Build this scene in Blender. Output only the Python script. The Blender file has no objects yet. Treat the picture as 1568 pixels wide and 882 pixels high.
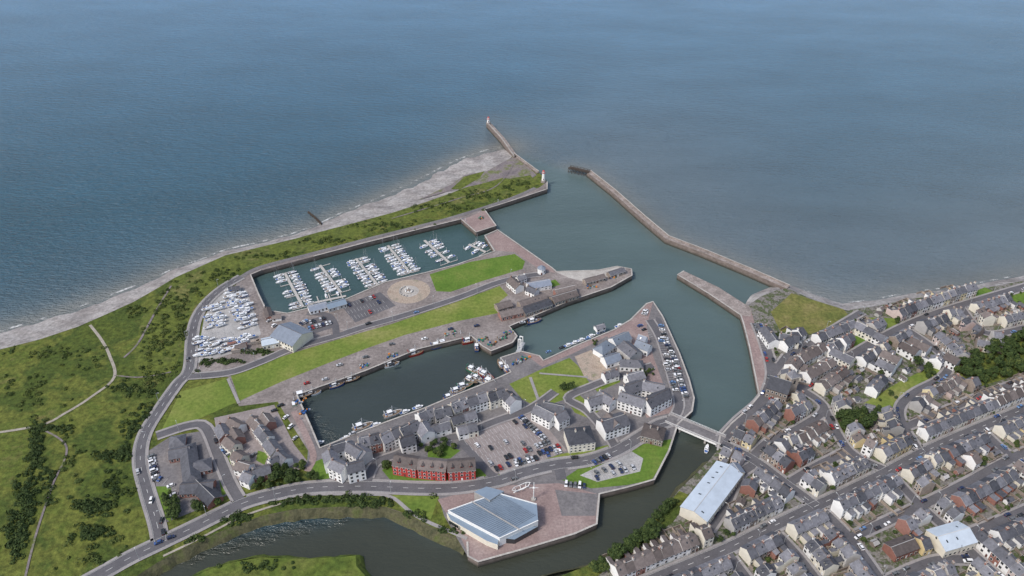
import bpy, math, random
import numpy as np
from mathutils import Vector
from mathutils.geometry import tessellate_polygon
random.seed(7); np.random.seed(7)
R=random.random; U=random.uniform
H=345.0; TH=math.radians(34); S_,C_=math.sin(TH),math.cos(TH); FP=1184.0
def P(u,v,z=0.0):
    # aerial survey coordinates -> metres on the ground
    x=(u-784)/FP; y=(v-441)/FP
    t=(H-z)/(S_+y*C_)
    return (x*t,(C_-y*S_)*t)
WZ=-4.5
sc=bpy.context.scene
COL=sc.collection
# ---------------------------------------------------------------- materials
MATS={}
def newmat(name):
    m=bpy.data.materials.new(name); m.use_nodes=True
    nt=m.node_tree; b=nt.nodes['Principled BSDF']; MATS[name]=m
    return m,nt,b
def N(nt,t,**k):
    n=nt.nodes.new(t)
    for a,b in k.items(): setattr(n,a,b)
    return n
def ramp(nt,stops):
    r=N(nt,'ShaderNodeValToRGB'); e=r.color_ramp.elements
    while len(e)>1: e.remove(e[0])
    e[0].position=stops[0][0]; e[0].color=(*stops[0][1],1)
    for p,c in stops[1:]:
        q=e.new(p); q.color=(*c,1)
    return r
def noise(nt,scale,detail=4,rough=.6,src='Object',stretch=None,dist=0):
    tc=N(nt,'ShaderNodeTexCoord'); n=N(nt,'ShaderNodeTexNoise')
    n.inputs['Scale'].default_value=scale; n.inputs['Detail'].default_value=detail
    n.inputs['Roughness'].default_value=rough; n.inputs['Distortion'].default_value=dist
    if stretch:
        mp=N(nt,'ShaderNodeMapping'); mp.inputs['Scale'].default_value=stretch[:3]
        if len(stretch)>3: mp.inputs['Rotation'].default_value=(0,0,stretch[3])
        nt.links.new(tc.outputs[src],mp.inputs[0]); nt.links.new(mp.outputs[0],n.inputs['Vector'])
    else: nt.links.new(tc.outputs[src],n.inputs['Vector'])
    return n
def mixc(nt,mode,fac,a,b):
    m=N(nt,'ShaderNodeMix'); m.data_type='RGBA'; m.blend_type=mode
    for i,val in ((0,fac),(6,a),(7,b)):
        if hasattr(val,'links') or hasattr(val,'is_linked'): nt.links.new(val,m.inputs[i])
        elif i==0: m.inputs[0].default_value=val
        else: m.inputs[i].default_value=(*val,1)
    return m.outputs[2]
def gmat(name,stops,s1,s2=None,fine=.5,rough=.9,bump=0,bs=None,stretch=None):
    m,nt,b=newmat(name)
    n=noise(nt,s1,5,.65,stretch=stretch); r=ramp(nt,stops); nt.links.new(n.outputs[0],r.inputs[0])
    col=r.outputs[0]
    if s2:
        n2=noise(nt,s2,4,.7); r2=ramp(nt,[(.3,(1-fine,)*3),(.7,(1+fine*.6,)*3)])
        nt.links.new(n2.outputs[0],r2.inputs[0]); col=mixc(nt,'MULTIPLY',1.0,col,r2.outputs[0])
    nt.links.new(col,b.inputs['Base Color']); b.inputs['Roughness'].default_value=rough
    b.inputs['Specular IOR Level'].default_value=.2
    if bump:
        n3=noise(nt,bs or (s2 or s1),5,.7); bp=N(nt,'ShaderNodeBump'); bp.inputs['Strength'].default_value=1
        bp.inputs['Distance'].default_value=bump
        nt.links.new(n3.outputs[0],bp.inputs['Height']); nt.links.new(bp.outputs[0],b.inputs['Normal'])
    return m
def omat(name,c1,c2,rough=.8,spec=.3,mott=.25,ms=.6,metal=0):
    """object-varying colour with mottling/weathering"""
    m,nt,b=newmat(name)
    oi=N(nt,'ShaderNodeObjectInfo'); col=mixc(nt,'MIX',oi.outputs['Random'],c1,c2)
    n=noise(nt,ms,5,.7); r=ramp(nt,[(.3,(1-mott,)*3),(.7,(1+mott*.5,)*3)]); nt.links.new(n.outputs[0],r.inputs[0])
    col=mixc(nt,'MULTIPLY',1.0,col,r.outputs[0])
    nt.links.new(col,b.inputs['Base Color']); b.inputs['Roughness'].default_value=rough
    b.inputs['Specular IOR Level'].default_value=spec; b.inputs['Metallic'].default_value=metal
    return m
gmat('wild_grass',[(.26,(.038,.062,.013)),(.38,(.085,.11,.02)),(.46,(.06,.088,.018)),(.53,(.13,.145,.03)),(.6,(.09,.12,.022)),(.68,(.17,.155,.052)),(.8,(.07,.10,.02))],.018,.3,.6,bump=.8,bs=.35)
gmat('dune_grass',[(.3,(.06,.085,.018)),(.45,(.12,.145,.028)),(.55,(.09,.115,.025)),(.65,(.17,.165,.055)),(.8,(.075,.10,.025))],.04,.3,.55,bump=.8,bs=.3)
gmat('lawn_grass',[(.3,(.095,.15,.026)),(.45,(.135,.185,.034)),(.58,(.175,.205,.048)),(.70,(.24,.23,.085))],.025,.4,.28,bump=.05)
gmat('green_lawn',[(.3,(.075,.145,.02)),(.5,(.105,.175,.028)),(.7,(.15,.195,.042))],.05,.5,.28)
gmat('dry_grass',[(.3,(.09,.115,.028)),(.5,(.155,.155,.045)),(.7,(.22,.19,.075))],.05,.35,.45,bump=.4)
gmat('island_grass',[(.3,(.055,.09,.018)),(.5,(.10,.135,.024)),(.7,(.13,.145,.036))],.05,.3,.5,bump=.6)
gmat('asphalt',[(.3,(.095,.092,.10)),(.7,(.135,.13,.138))],.08,1.2,.2)
gmat('old_asphalt',[(.3,(.13,.122,.125)),(.5,(.17,.16,.162)),(.7,(.215,.20,.195))],.06,.6,.3)
gmat('town_ground',[(.35,(.14,.13,.12)),(.46,(.22,.205,.185)),(.51,(.11,.11,.075)),(.57,(.065,.095,.028)),(.63,(.17,.155,.14)),(.75,(.25,.235,.215))],.16,.7,.5)
gmat('pavement',[(.3,(.24,.225,.225)),(.7,(.33,.31,.30))],.1,1.5,.2)
gmat('kerb',[(.3,(.30,.29,.28)),(.7,(.38,.36,.35))],.3)
gmat('red_paving',[(.3,(.225,.165,.155)),(.5,(.27,.2,.187)),(.7,(.33,.26,.24))],.07,.7,.28)
gmat('car_park_paving',[(.3,(.22,.19,.182)),(.5,(.265,.23,.222)),(.7,(.31,.275,.265))],.07,.7,.25)
gmat('quay_paving',[(.3,(.16,.14,.132)),(.5,(.225,.195,.183)),(.7,(.315,.28,.265))],.05,.5,.38)
gmat('gravel',[(.3,(.27,.265,.26)),(.5,(.36,.35,.34)),(.7,(.43,.42,.41))],.08,1.,.3)
gmat('sand_lot',[(.3,(.28,.22,.17)),(.5,(.38,.31,.25)),(.62,(.29,.25,.2)),(.75,(.18,.19,.09))],.12,1.,.35)
gmat('concrete',[(.3,(.31,.29,.265)),(.5,(.4,.375,.345)),(.7,(.48,.455,.42))],.1,.9,.25)
gmat('shingle',[(.28,(.17,.155,.148)),(.45,(.27,.25,.24)),(.6,(.37,.35,.335)),(.75,(.24,.215,.21))],.045,.4,.4,bump=.3,stretch=(1,1.6,1,.6))
gmat('slag',[(.3,(.13,.115,.12)),(.5,(.21,.18,.18)),(.62,(.13,.15,.05)),(.75,(.26,.23,.22))],.06,.5,.35,bump=.3)
gmat('path_dirt',[(.3,(.26,.235,.19)),(.7,(.38,.345,.29))],.2,1.,.3)
gmat('mud_bank',[(.3,(.05,.055,.03)),(.5,(.095,.09,.05)),(.7,(.08,.10,.03))],.15,.8,.4,bump=.3)
gmat('breakwater_stone',[(.3,(.19,.165,.15)),(.5,(.275,.235,.215)),(.7,(.36,.32,.3))],.15,.7,.4,bump=.1)
m,nt,b=newmat('quay_wall')
n=noise(nt,.25,5,.7,stretch=(1,1,2)); r=ramp(nt,[(.3,(.09,.07,.06)),(.5,(.15,.12,.105)),(.7,(.22,.18,.16))]); nt.links.new(n.outputs[0],r.inputs[0])
geo=N(nt,'ShaderNodeNewGeometry'); sx=N(nt,'ShaderNodeSeparateXYZ'); nt.links.new(geo.outputs['Position'],sx.inputs[0])
mr=N(nt,'ShaderNodeMapRange'); mr.inputs[1].default_value=-4.2; mr.inputs[2].default_value=-1.8; nt.links.new(sx.outputs[2],mr.inputs[0])
c=mixc(nt,'MIX',mr.outputs[0],(.028,.03,.02),r.outputs[0]); nt.links.new(c,b.inputs['Base Color']); b.inputs['Roughness'].default_value=.9
def flat(name,c,rough=.6,spec=.4,metal=0):
    m,nt,b=newmat(name)
    n=noise(nt,1.5,3,.6); r=ramp(nt,[(.3,tuple(x*.85 for x in c)),(.7,tuple(min(1,x*1.1) for x in c))]); nt.links.new(n.outputs[0],r.inputs[0])
    nt.links.new(r.outputs[0],b.inputs['Base Color']); b.inputs['Roughness'].default_value=rough
    b.inputs['Specular IOR Level'].default_value=spec; b.inputs['Metallic'].default_value=metal
    return m
flat('white_paint',(.75,.75,.73)); flat('road_paint',(.6,.6,.58)); flat('glass_dark',(.03,.035,.04),.15,.6)
flat('rubber',(.02,.02,.02)); flat('galvanised',(.35,.36,.37),.5); flat('terracotta',(.30,.15,.10))
flat('timber_dark',(.06,.045,.035),.9); flat('deck_wood',(.2,.14,.09)); flat('pontoon_deck',(.42,.4,.37)); flat('rope_blue',(.03,.1,.3))
flat('red_paint',(.5,.04,.03)); flat('lantern',(.6,.62,.6),.2); flat('bark',(.08,.06,.045),.9); flat('door_paint',(.12,.05,.04))
flat('hull_white',(.76,.77,.78),.3,.5); flat('hull_blue',(.03,.07,.22),.3); flat('hull_red',(.35,.03,.025),.4); flat('hull_black',(.03,.03,.035),.4); flat('hull_green',(.03,.16,.1),.4); flat('orange',(.6,.2,.03)); flat('yellow',(.65,.5,.05))
omat('slate',(.055,.058,.07),(.20,.20,.222),.75,.3,.4,.6)
omat('slate_brown',(.085,.07,.066),(.19,.16,.15),.8,.3,.35,.6)
omat('slate_blue',(.15,.18,.22),(.23,.26,.32),.6,.3,.2,.4)
omat('metal_roof',(.19,.245,.31),(.21,.265,.33),.5,.35,.15,.12)
omat('metal_roof_pale',(.44,.5,.57),(.48,.54,.6),.5,.4,.14,.15)
omat('wall_white',(.74,.74,.73),(.82,.81,.79),.85,.2,.1,.4)
omat('wall_cream',(.66,.62,.53),(.7,.66,.56),.85,.2,.12,.4)
omat('wall_grey',(.34,.33,.32),(.55,.53,.51),.85,.2,.15,.4)
omat('wall_stone',(.22,.18,.155),(.36,.30,.25),.9,.2,.3,.6)
omat('wall_brick',(.24,.11,.085),(.32,.17,.14),.9,.2,.2,.6)
omat('wall_red',(.40,.05,.045),(.40,.06,.05),.9,.2,.15,.6)
omat('wall_yellow',(.6,.47,.24),(.64,.56,.36),.9,.2,.15,.6)
omat('wall_pink',(.55,.43,.40),(.5,.43,.4),.9,.2,.15,.6)
gmat('leaf_dark',[(.3,(.02,.038,.011)),(.7,(.04,.062,.018))],.4,rough=.8)
gmat('leaf_mid',[(.3,(.035,.06,.015)),(.7,(.07,.095,.025))],.4,rough=.8)
gmat('leaf_light',[(.3,(.065,.09,.02)),(.7,(.105,.12,.034))],.4,rough=.8)
CARC={'silver':(.45,.46,.48),'white':(.75,.75,.75),'black':(.02,.02,.022),'blue':(.04,.08,.22),'red':(.33,.025,.02),'grey':(.14,.145,.15),'darkblue':(.02,.03,.08),'lightblue':(.12,.22,.4)}
for k,c in CARC.items(): flat('car_paint_'+k,c,.25,.6)

# ---------------------------------------------------------------- mesh builder
class MB:
    def __init__(s): s.v=[];s.f=[];s.m=[];s.mats=[]
    def mi(s,mat):
        if mat not in s.mats: s.mats.append(mat)
        return s.mats.index(mat)
    def add(s,vs,fs,mat):
        o=len(s.v); s.v+=[tuple(a) for a in vs]; i=s.mi(mat)
        for f in fs: s.f.append(tuple(o+a for a in f)); s.m.append(i)
    def quad(s,a,b,c,d,mat): s.add([a,b,c,d],[(0,1,2,3)],mat)
    def box(s,cx,cy,z0,sx,sy,h,mat,top=1.0,ang=0,topmat=None,tx=0):
        hx,hy=sx/2,sy/2; ca,sa=math.cos(ang),math.sin(ang)
        vs=[]
        for k,z in ((1,z0),(top,z0+h)):
            for a,b in ((-1,-1),(1,-1),(1,1),(-1,1)):
                x,y=a*hx*k+(tx if z!=z0 else 0),b*hy*k; vs.append((cx+x*ca-y*sa,cy+x*sa+y*ca,z))
        s.add(vs,[(0,1,5,4),(1,2,6,5),(2,3,7,6),(3,0,4,7),(0,3,2,1)],mat)
        s.add(vs[4:],[(0,1,2,3)],topmat or mat)
    def cyl(s,cx,cy,z0,r0,r1,h,n,mat):
        vs=[]
        for r,z in((r0,z0),(r1,z0+h)):
            for i in range(n):
                a=2*math.pi*i/n; vs.append((cx+r*math.cos(a),cy+r*math.sin(a),z))
        s.add(vs,[(i,(i+1)%n,n+(i+1)%n,n+i) for i in range(n)]+[tuple(range(n,2*n))],mat)
    def beam(s,a,b,w,mat):
        a=Vector(a);b=Vector(b);d=(b-a).normalized(); up=Vector((0,0,1)) if abs(d.z)<.9 else Vector((1,0,0))
        p=d.cross(up).normalized()*w/2; q=d.cross(p).normalized()*w/2
        vs=[a+p+q,a-p+q,a-p-q,a+p-q,b+p+q,b-p+q,b-p-q,b+p-q]
        s.add(vs,[(0,1,5,4),(1,2,6,5),(2,3,7,6),(3,0,4,7),(0,3,2,1),(4,5,6,7)],mat)
    def poly(s,pts,z,mat):
        p3=[Vector((x,y,0)) for x,y in pts]
        tr=tessellate_polygon([p3])
        zs=z if isinstance(z,(list,tuple)) else [z]*len(pts)
        vs=[(x,y,zz) for (x,y),zz in zip(pts,zs)]; fs=[]
        for t in tr:
            a,b,c=[pts[i] for i in t]
            cr=(b[0]-a[0])*(c[1]-a[1])-(b[1]-a[1])*(c[0]-a[0])
            if abs(cr)<1e-9: continue
            fs.append(tuple(t) if cr>0 else (t[0],t[2],t[1]))
        s.add(vs,fs,mat)
    def mesh(s,name):
        me=bpy.data.meshes.new(name); me.from_pydata(s.v,[],s.f)
        for k in s.mats: me.materials.append(MATS[k])
        me.polygons.foreach_set('material_index',s.m); me.update(); return me
    def obj(s,name,loc=(0,0,0),rot=0):
        return inst(s.mesh(name),name,loc,rot)
def inst(me,name,loc=(0,0,0),rot=0,scale=1):
    o=bpy.data.objects.new(name,me); o.location=loc; o.rotation_euler=(0,0,rot); o.scale=(scale,)*3 if not isinstance(scale,tuple) else scale
    COL.objects.link(o); return o
def PW(l,z=0): return [P(a,b,z) for a,b in l]
def inpoly(x,y,poly):
    c=False; j=len(poly)-1
    for i in range(len(poly)):
        xi,yi=poly[i]; xj,yj=poly[j]
        if (yi>y)!=(yj>y) and x<(xj-xi)*(y-yi)/(yj-yi)+xi: c=not c
        j=i
    return c
ZL=[.02]
def nz(): ZL[0]+=.003; return ZL[0]
def area(name,l,mat,world=False):
    mb=MB(); mb.poly(l if world else PW(l),nz(),mat); return mb.obj(name)
def cat(pts,step=3.0):
    out=[]; n=len(pts)
    for i in range(n-1):
        p0=pts[max(i-1,0)];p1=pts[i];p2=pts[i+1];p3=pts[min(i+2,n-1)]
        L=math.dist(p1,p2); k=max(1,int(L/step))
        for j in range(k):
            t=j/k
            out.append(tuple(.5*((2*p1[a])+(-p0[a]+p2[a])*t+(2*p0[a]-5*p1[a]+4*p2[a]-p3[a])*t*t+(-p0[a]+3*p1[a]-3*p2[a]+p3[a])*t**3) for a in (0,1)))
    out.append(tuple(pts[-1])); return out
def lin(pts,step=3.0):
    out=[]
    for a,b in zip(pts,pts[1:]):
        k=max(1,int(math.dist(a,b)/step))
        out+=[(a[0]+(b[0]-a[0])*j/k,a[1]+(b[1]-a[1])*j/k) for j in range(k)]
    out.append(tuple(pts[-1])); return out
def normals(c):
    ns=[]
    for i in range(len(c)):
        a=c[max(i-1,0)];b=c[min(i+1,len(c)-1)]; dx,dy=b[0]-a[0],b[1]-a[1]; l=math.hypot(dx,dy) or 1
        ns.append((-dy/l,dx/l))
    return ns
def ribbon(mb,c,w,z,mat,off=0):
    ns=normals(c); vs=[]
    for (x,y),(nx,ny) in zip(c,ns):
        vs.append((x+nx*(off+w/2),y+ny*(off+w/2),z)); vs.append((x+nx*(off-w/2),y+ny*(off-w/2),z))
    mb.add(vs,[(2*i,2*i+1,2*i+3,2*i+2) for i in range(len(c)-1)],mat)
ROADS=[]
def road(l,w,mat='asphalt',name='road',pav=1.6,dash=False,smooth=True,reg=True):
    c=cat(PW(l)) if smooth else lin(PW(l)); mb=MB(); ribbon(mb,c,w,nz(),mat); o=mb.obj(name)
    if reg: ROADS.append((c,w,pav,dash))
    return c
# ---------------------------------------------------------------- outlines
beach_out=[(-420,610),(-200,562),(0,507),(60,490),(120,470),(180,448),(230,428),(270,410),(300,400),(345,383),(400,370),(450,357),(488,343),(525,325),(570,307),(620,285),(660,265),(700,245),(745,230),(778,225)]
beach_in=[(-420,650),(-200,592),(0,535),(60,520),(120,500),(170,478),(205,462),(240,442),(268,425),(300,411),(345,391),(400,378),(450,366),(490,355),(540,342),(600,326),(650,310),(690,296),(720,284),(760,262),(786,238)]
L1q=[(800,243),(822,260),(838,278),(838,290),(780,309),(742,321),(760,346),(729,356),(706,336),(640,352),(560,372),(480,393),(400,414),(384,421),(396,450),(408,475),(440,480),(530,458),(590,432),(650,418),(700,405),(757,385),(742,361),(762,352),(845,410),(852,416),(915,414),(945,408),(967,412),(968,422),(936,440),(870,462),(780,500),(792,515),(785,525),(752,538),(738,530),(722,515),(640,535),(560,568),(455,605),(475,650),(490,686),(555,660),(600,643),(650,625),(700,604),(760,580),(782,570),(766,548),(798,538),(826,545),(832,552),(880,530),(940,505),(965,490),(990,465),(1000,462),(1015,485),(1040,540),(1055,580),(1063,610),(1060,630),(1038,650),(1025,690),(1002,735),(960,747),(918,757),(914,803),(880,818),(800,842),(732,861),(716,852),(715,830)]
L1r=[(660,806),(620,786),(590,776),(520,776),(450,780),(400,790),(340,813),(280,840),(240,862),(205,885),(130,940),(50,1100)]
land1=PW(beach_in+L1q+L1r+[(-1200,1100),(-1200,760)])
rc_out=[(1205,433),(1245,450),(1290,463),(1340,458),(1400,447),(1480,437),(1568,420),(1700,398),(1900,370),(2300,330)]
rc_in=[(1205,441),(1245,459),(1295,476),(1340,469),(1400,457),(1480,446),(1568,430),(1700,408),(1900,380),(2300,340)]
L3=[(700,1100),(800,905),(900,866),(960,836),(1000,798),(1040,750),(1085,706),(1098,690),(1102,668),(1120,648),(1143,628),(1162,606),(1157,580),(1147,530),(1138,495),(1134,483),(1085,450),(1037,421),(1047,415),(1100,440),(1145,468),(1165,454),(1190,444)]
land3=PW(rc_in+[(2700,600),(2700,1100)]+L3)
isl=PW([(255,905),(290,885),(320,872),(350,862),(400,853),(460,856),(520,853),(545,850),(545,866),(570,893),(610,940),(500,1100),(200,1100)])
def land(name,poly,mat):
    mb=MB(); mb.poly(poly,0,mat)
    ar=sum(poly[i][0]*poly[(i+1)%len(poly)][1]-poly[(i+1)%len(poly)][0]*poly[i][1] for i in range(len(poly)))
    q=poly if ar>0 else poly[::-1]
    for i in range(len(q)):
        a,b=q[i],q[(i+1)%len(q)]
        mb.quad((a[0],a[1],-7.5),(b[0],b[1],-7.5),(b[0],b[1],0),(a[0],a[1],0),'quay_wall')
    return mb.obj(name)
land('ground',land1,'wild_grass'); land('ground',land3,'town_ground'); land('grass_island',isl,'island_grass')
# coping stones along the quays
mb=MB()
for l in (L1q[2:12],L1q[12:41],L1q[40:74],L3[7:19]):
    c=lin(PW(l),4); ribbon(mb,c,1.1,.42,'concrete',-.2 if l is not None else 0)
mb.obj('quay_coping')
def slope(name,a,b,za,zb,mat,n=160):
    def rs(p,n):
        d=[0]
        for i in range(1,len(p)): d.append(d[-1]+math.dist(p[i-1],p[i]))
        t=np.linspace(0,d[-1],n); return np.interp(t,d,[q[0] for q in p]),np.interp(t,d,[q[1] for q in p])
    ax,ay=rs(a,n); bx,by=rs(b,n); mb=MB(); K=6; vs=[]
    for i in range(n):
        j=math.sin(i*.35)*.5+math.sin(i*.11+1)+U(-.3,.3)
        for k in range(K+1):
            t=k/K; z=za+(zb-za)*t+ (math.sin(t*math.pi)*.35*math.sin(i*.7+k))
            tt=t*(1+j*.05)
            vs.append((ax[i]+(bx[i]-ax[i])*tt,ay[i]+(by[i]-ay[i])*tt,z))
    mb.add(vs,[(i*(K+1)+k,(i+1)*(K+1)+k,(i+1)*(K+1)+k+1,i*(K+1)+k+1) for i in range(n-1) for k in range(K)],mat)
    return mb.obj(name)
slope('shingle_beach',PW(beach_in),PW(beach_out,WZ),.05,WZ-.6,'shingle',260)
slope('shingle_beach',PW(rc_in),PW(rc_out,WZ),.05,WZ-.6,'shingle',160)
slope('harbour_beach',PW([(1145,469),(1165,454),(1195,443)]),PW([(1138,470),(1150,450),(1188,434)],WZ),.05,WZ-.6,'shingle',20)
def bank(l,w,mat='mud_bank',flip=1,name='river_bank'):
    c=cat(PW(l),4); ns=normals(c); a=c; b=[(x+nx*w*flip*U(.8,1.2),y+ny*w*flip*U(.8,1.2)) for (x,y),(nx,ny) in zip(c,ns)]
    mb=MB(); vs=[]
    for (p,q) in zip(a,b): vs+= [(p[0],p[1],.02),((p[0]*.5+q[0]*.5),(p[1]*.5+q[1]*.5),-2+U(-.4,.4)),(q[0],q[1],WZ-.7)]
    mb.add(vs,[(3*i+k,3*i+k+1,3*i+k+4,3*i+k+3) for i in range(len(a)-1) for k in (0,1)],mat); mb.obj(name)
bank([(716,832)]+L1r,5,flip=1)
bank([(255,905),(290,885),(320,872),(350,862),(400,853),(460,856),(520,853),(545,850),(545,866),(570,893),(610,940)],5,'island_grass')
bank([(700,1100),(800,905),(900,866),(960,836),(1000,798),(1040,750),(1085,706)],4,flip=1)
# ---------------------------------------------------------------- sea
def geo_ax(a,b,step,far):
    c=list(np.arange(a,b+step,step)); s=step; x=c[-1]; 
    while x<far: s*=1.35; x+=s; c.append(x)
    s=step; x=c[0]; pre=[]
    while x>-far: s*=1.35; x-=s; pre.append(x)
    return np.array(pre[::-1]+c)
X=geo_ax(-720,900,6,30000); Y=geo_ax(110,1500,6,30000)
gx,gy=np.meshgrid(X,Y); nx_,ny_=len(X),len(Y)
px,py=gx.ravel(),gy.ravel()
def dist_poly(l):
    d=np.full(px.shape,1e9)
    for a,b in zip(l,l[1:]):
        ax,ay=a;bx,by=b; dx,dy=bx-ax,by-ay; t=np.clip(((px-ax)*dx+(py-ay)*dy)/(dx*dx+dy*dy),0,1)
        d=np.minimum(d,np.hypot(px-ax-t*dx,py-ay-t*dy))
    return d
def inside(l):
    c=np.zeros(px.shape,bool); j=len(l)-1
    for i in range(len(l)):
        xi,yi=l[i];xj,yj=l[j]
        if yi!=yj: c^=((yi>py)!=(yj>py))&(px<(xj-xi)*(py-yi)/(yj-yi)+xi)
        j=i
    return c
dl=dist_poly(PW(beach_out,WZ)); dr=dist_poly(PW([(872,256),(903,262),(940,292),(985,332),(1022,363),(1080,385),(1150,414),(1200,432)]+rc_out,WZ)); dp=dist_poly(PW([(748,186),(785,228),(838,270)],WZ))
harb=inside(PW([(785,228),(872,256),(903,262),(1022,363),(1080,385),(1205,437),(1230,700),(1000,1100),(100,1100),(100,900),(590,776),(716,800),(450,600),(300,420),(700,320),(838,290)]))
dock=inside(PW([(440,600),(780,500),(800,530),(780,580),(490,700)]))
mar=inside(PW([(370,421),(705,325),(775,370),(700,410),(440,485)]))
riv=inside(PW([(1100,650),(1120,700),(900,1100),(50,1100),(50,860),(590,765),(700,820),(1030,660)]))
far_=np.clip((py-650)/950,0,1)[:,None]  # distant water lightened in its base colour, standing in for reflected sky
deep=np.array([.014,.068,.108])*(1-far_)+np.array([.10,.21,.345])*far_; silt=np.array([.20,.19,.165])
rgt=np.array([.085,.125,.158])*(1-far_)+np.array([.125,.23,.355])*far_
hc=np.array([.078,.112,.110])
axis=px-np.interp(py,[460,800,1300],[125,25,60])
wr=1/(1+np.exp(-axis/45))*np.exp(-np.clip(dr-90,0,1e9)/330)
wr=np.maximum(wr,.35/(1+np.exp(-axis/200)))
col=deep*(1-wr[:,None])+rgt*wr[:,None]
ws=.6*np.exp(-dl/11)+.3*np.exp(-dl/50)+.3*np.exp(-dp/30); ws=np.maximum(ws,.5*np.exp(-dr/12)+.22*np.exp(-dr/80)); ws=np.clip(ws,0,1)[:,None]
col=col*(1-ws)+silt*ws
col[harb]=hc; col[dock]=[.042,.054,.052]; col[mar]=[.045,.082,.082]; col[riv]=[.042,.047,.036]
g=col.reshape(ny_,nx_,3)
for _ in range(3):
    g[1:-1,1:-1]=(g[:-2,1:-1]+g[2:,1:-1]+g[1:-1,:-2]+g[1:-1,2:]+2*g[1:-1,1:-1])/6
col=g.reshape(-1,3)
me=bpy.data.meshes.new('sea')
idx=np.arange(nx_*ny_).reshape(ny_,nx_); q=np.stack([idx[:-1,:-1],idx[:-1,1:],idx[1:,1:],idx[1:,:-1]],-1).reshape(-1,4)
vv=np.stack([px,py,np.full(px.shape,WZ)],-1)
me.vertices.add(len(vv)); me.vertices.foreach_set('co',vv.ravel()); me.loops.add(q.size); me.loops.foreach_set('vertex_index',q.ravel())
me.polygons.add(len(q)); me.polygons.foreach_set('loop_start',np.arange(0,q.size,4)); me.polygons.foreach_set('loop_total',np.full(len(q),4)); me.update(); me.validate()
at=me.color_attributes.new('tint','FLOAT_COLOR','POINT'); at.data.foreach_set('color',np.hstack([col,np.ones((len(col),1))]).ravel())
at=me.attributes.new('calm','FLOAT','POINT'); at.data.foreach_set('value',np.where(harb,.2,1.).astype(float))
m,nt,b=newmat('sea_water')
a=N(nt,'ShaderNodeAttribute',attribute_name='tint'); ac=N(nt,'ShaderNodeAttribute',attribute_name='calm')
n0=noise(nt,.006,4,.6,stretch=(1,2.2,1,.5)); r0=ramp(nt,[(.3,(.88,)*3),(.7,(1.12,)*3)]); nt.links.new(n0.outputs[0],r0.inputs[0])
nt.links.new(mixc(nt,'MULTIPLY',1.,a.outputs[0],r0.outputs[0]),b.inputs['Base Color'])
b.inputs['IOR'].default_value=1.33; b.inputs['Roughness'].default_value=.16
n1=noise(nt,.12,3,.55,stretch=(1,2.6,1,.35)); n2=noise(nt,.32,3,.6,stretch=(1,2.2,1,-.1))
ad=N(nt,'ShaderNodeMath',operation='ADD'); nt.links.new(n1.outputs[0],ad.inputs[0]); 
ml=N(nt,'ShaderNodeMath',operation='MULTIPLY'); ml.inputs[1].default_value=.5; nt.links.new(n2.outputs[0],ml.inputs[0]); nt.links.new(ml.outputs[0],ad.inputs[1])
bp=N(nt,'ShaderNodeBump'); bp.inputs['Distance'].default_value=2.8; nt.links.new(ad.outputs[0],bp.inputs['Height']); nt.links.new(ac.outputs['Fac'],bp.inputs['Strength']); nt.links.new(bp.outputs[0],b.inputs['Normal'])
me.materials.append(m); o=bpy.data.objects.new('sea',me); COL.objects.link(o)
m,nt,b=newmat('foam'); b.inputs['Base Color'].default_value=(.62,.62,.6,1)
n=noise(nt,.12,5,.75); r=ramp(nt,[(.48,(0,0,0)),(.64,(.85,.85,.85))]); nt.links.new(n.outputs[0],r.inputs[0]); nt.links.new(r.outputs[0],b.inputs['Alpha'])
mb=MB(); c=cat(PW(beach_out,WZ),3); ribbon(mb,c,2.2,WZ+.03,'foam',.5); mb.obj('surf_foam')
mb=MB(); c=cat(PW(rc_out,WZ),3); ribbon(mb,c,1.6,WZ+.03,'foam',.4); mb.obj('surf_foam')

# ---------------------------------------------------------------- ground cover areas
area('dune_grass',beach_in[8:20]+[(800,262),(806,282),(740,300),(640,334),(560,356),(480,380),(400,402),(365,415),(335,432),(300,462),(285,500),(270,560),(230,600),(205,560),(215,490),(250,445)],'dune_grass')
area('slag_bank',[(640,306),(690,283),(712,268),(745,262),(786,240),(800,247),(822,268),(806,278),(770,272),(735,282),(690,292)],'slag')
area('rough_grass',[(690,290),(712,270),(742,262),(735,272),(705,290)],'dune_grass')
area('rough_grass',[(740,295),(775,275),(812,268),(820,278),(800,290),(760,303)],'dune_grass')
area('quay_paving',L1q[2:41]+[(490,686),(478,700),(440,640),(425,615),(366,622),(350,578),(300,568),(302,545),(315,510),(340,470),(368,425),(400,408),(480,387),(560,366),(640,346),(700,330),(780,303),(826,287)],'quay_paving')
area('jetty_paving',[(742,322),(760,346),(729,356),(707,337)],'red_paving')
area('spit_paving',[(745,362),(762,354),(845,411),(850,418),(825,412),(805,398),(788,386),(760,384)],'red_paving')
area('boatyard',[(330,447),(355,440),(378,445),(390,480),(400,512),(360,540),(302,556),(305,530),(312,490)],'gravel')
area('lawn',[(352,572),(400,556),(460,537),(520,519),(600,496),(700,462),(765,438),(778,452),(765,462),(770,478),(700,492),(620,513),(560,534),(500,557),(430,585),(367,614)],'lawn_grass')
area('lawn',[(658,420),(720,401),(788,389),(804,400),(800,412),(740,430),(690,447),(668,446)],'green_lawn')
area('lawn',[(258,638),(276,600),(346,580),(362,616),(290,648),(240,672)],'lawn_grass')
area('car_park',[(522,468),(582,447),(606,468),(544,494)],'asphalt')
area('car_park',[(465,492),(500,482),(515,500),(478,512)],'asphalt')
c0=P(626,446); area('round_plaza',[(c0[0]+17*math.cos(i/24*2*math.pi),c0[1]+17*math.sin(i/24*2*math.pi)) for i in range(24)],'sand_lot',True)
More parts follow.
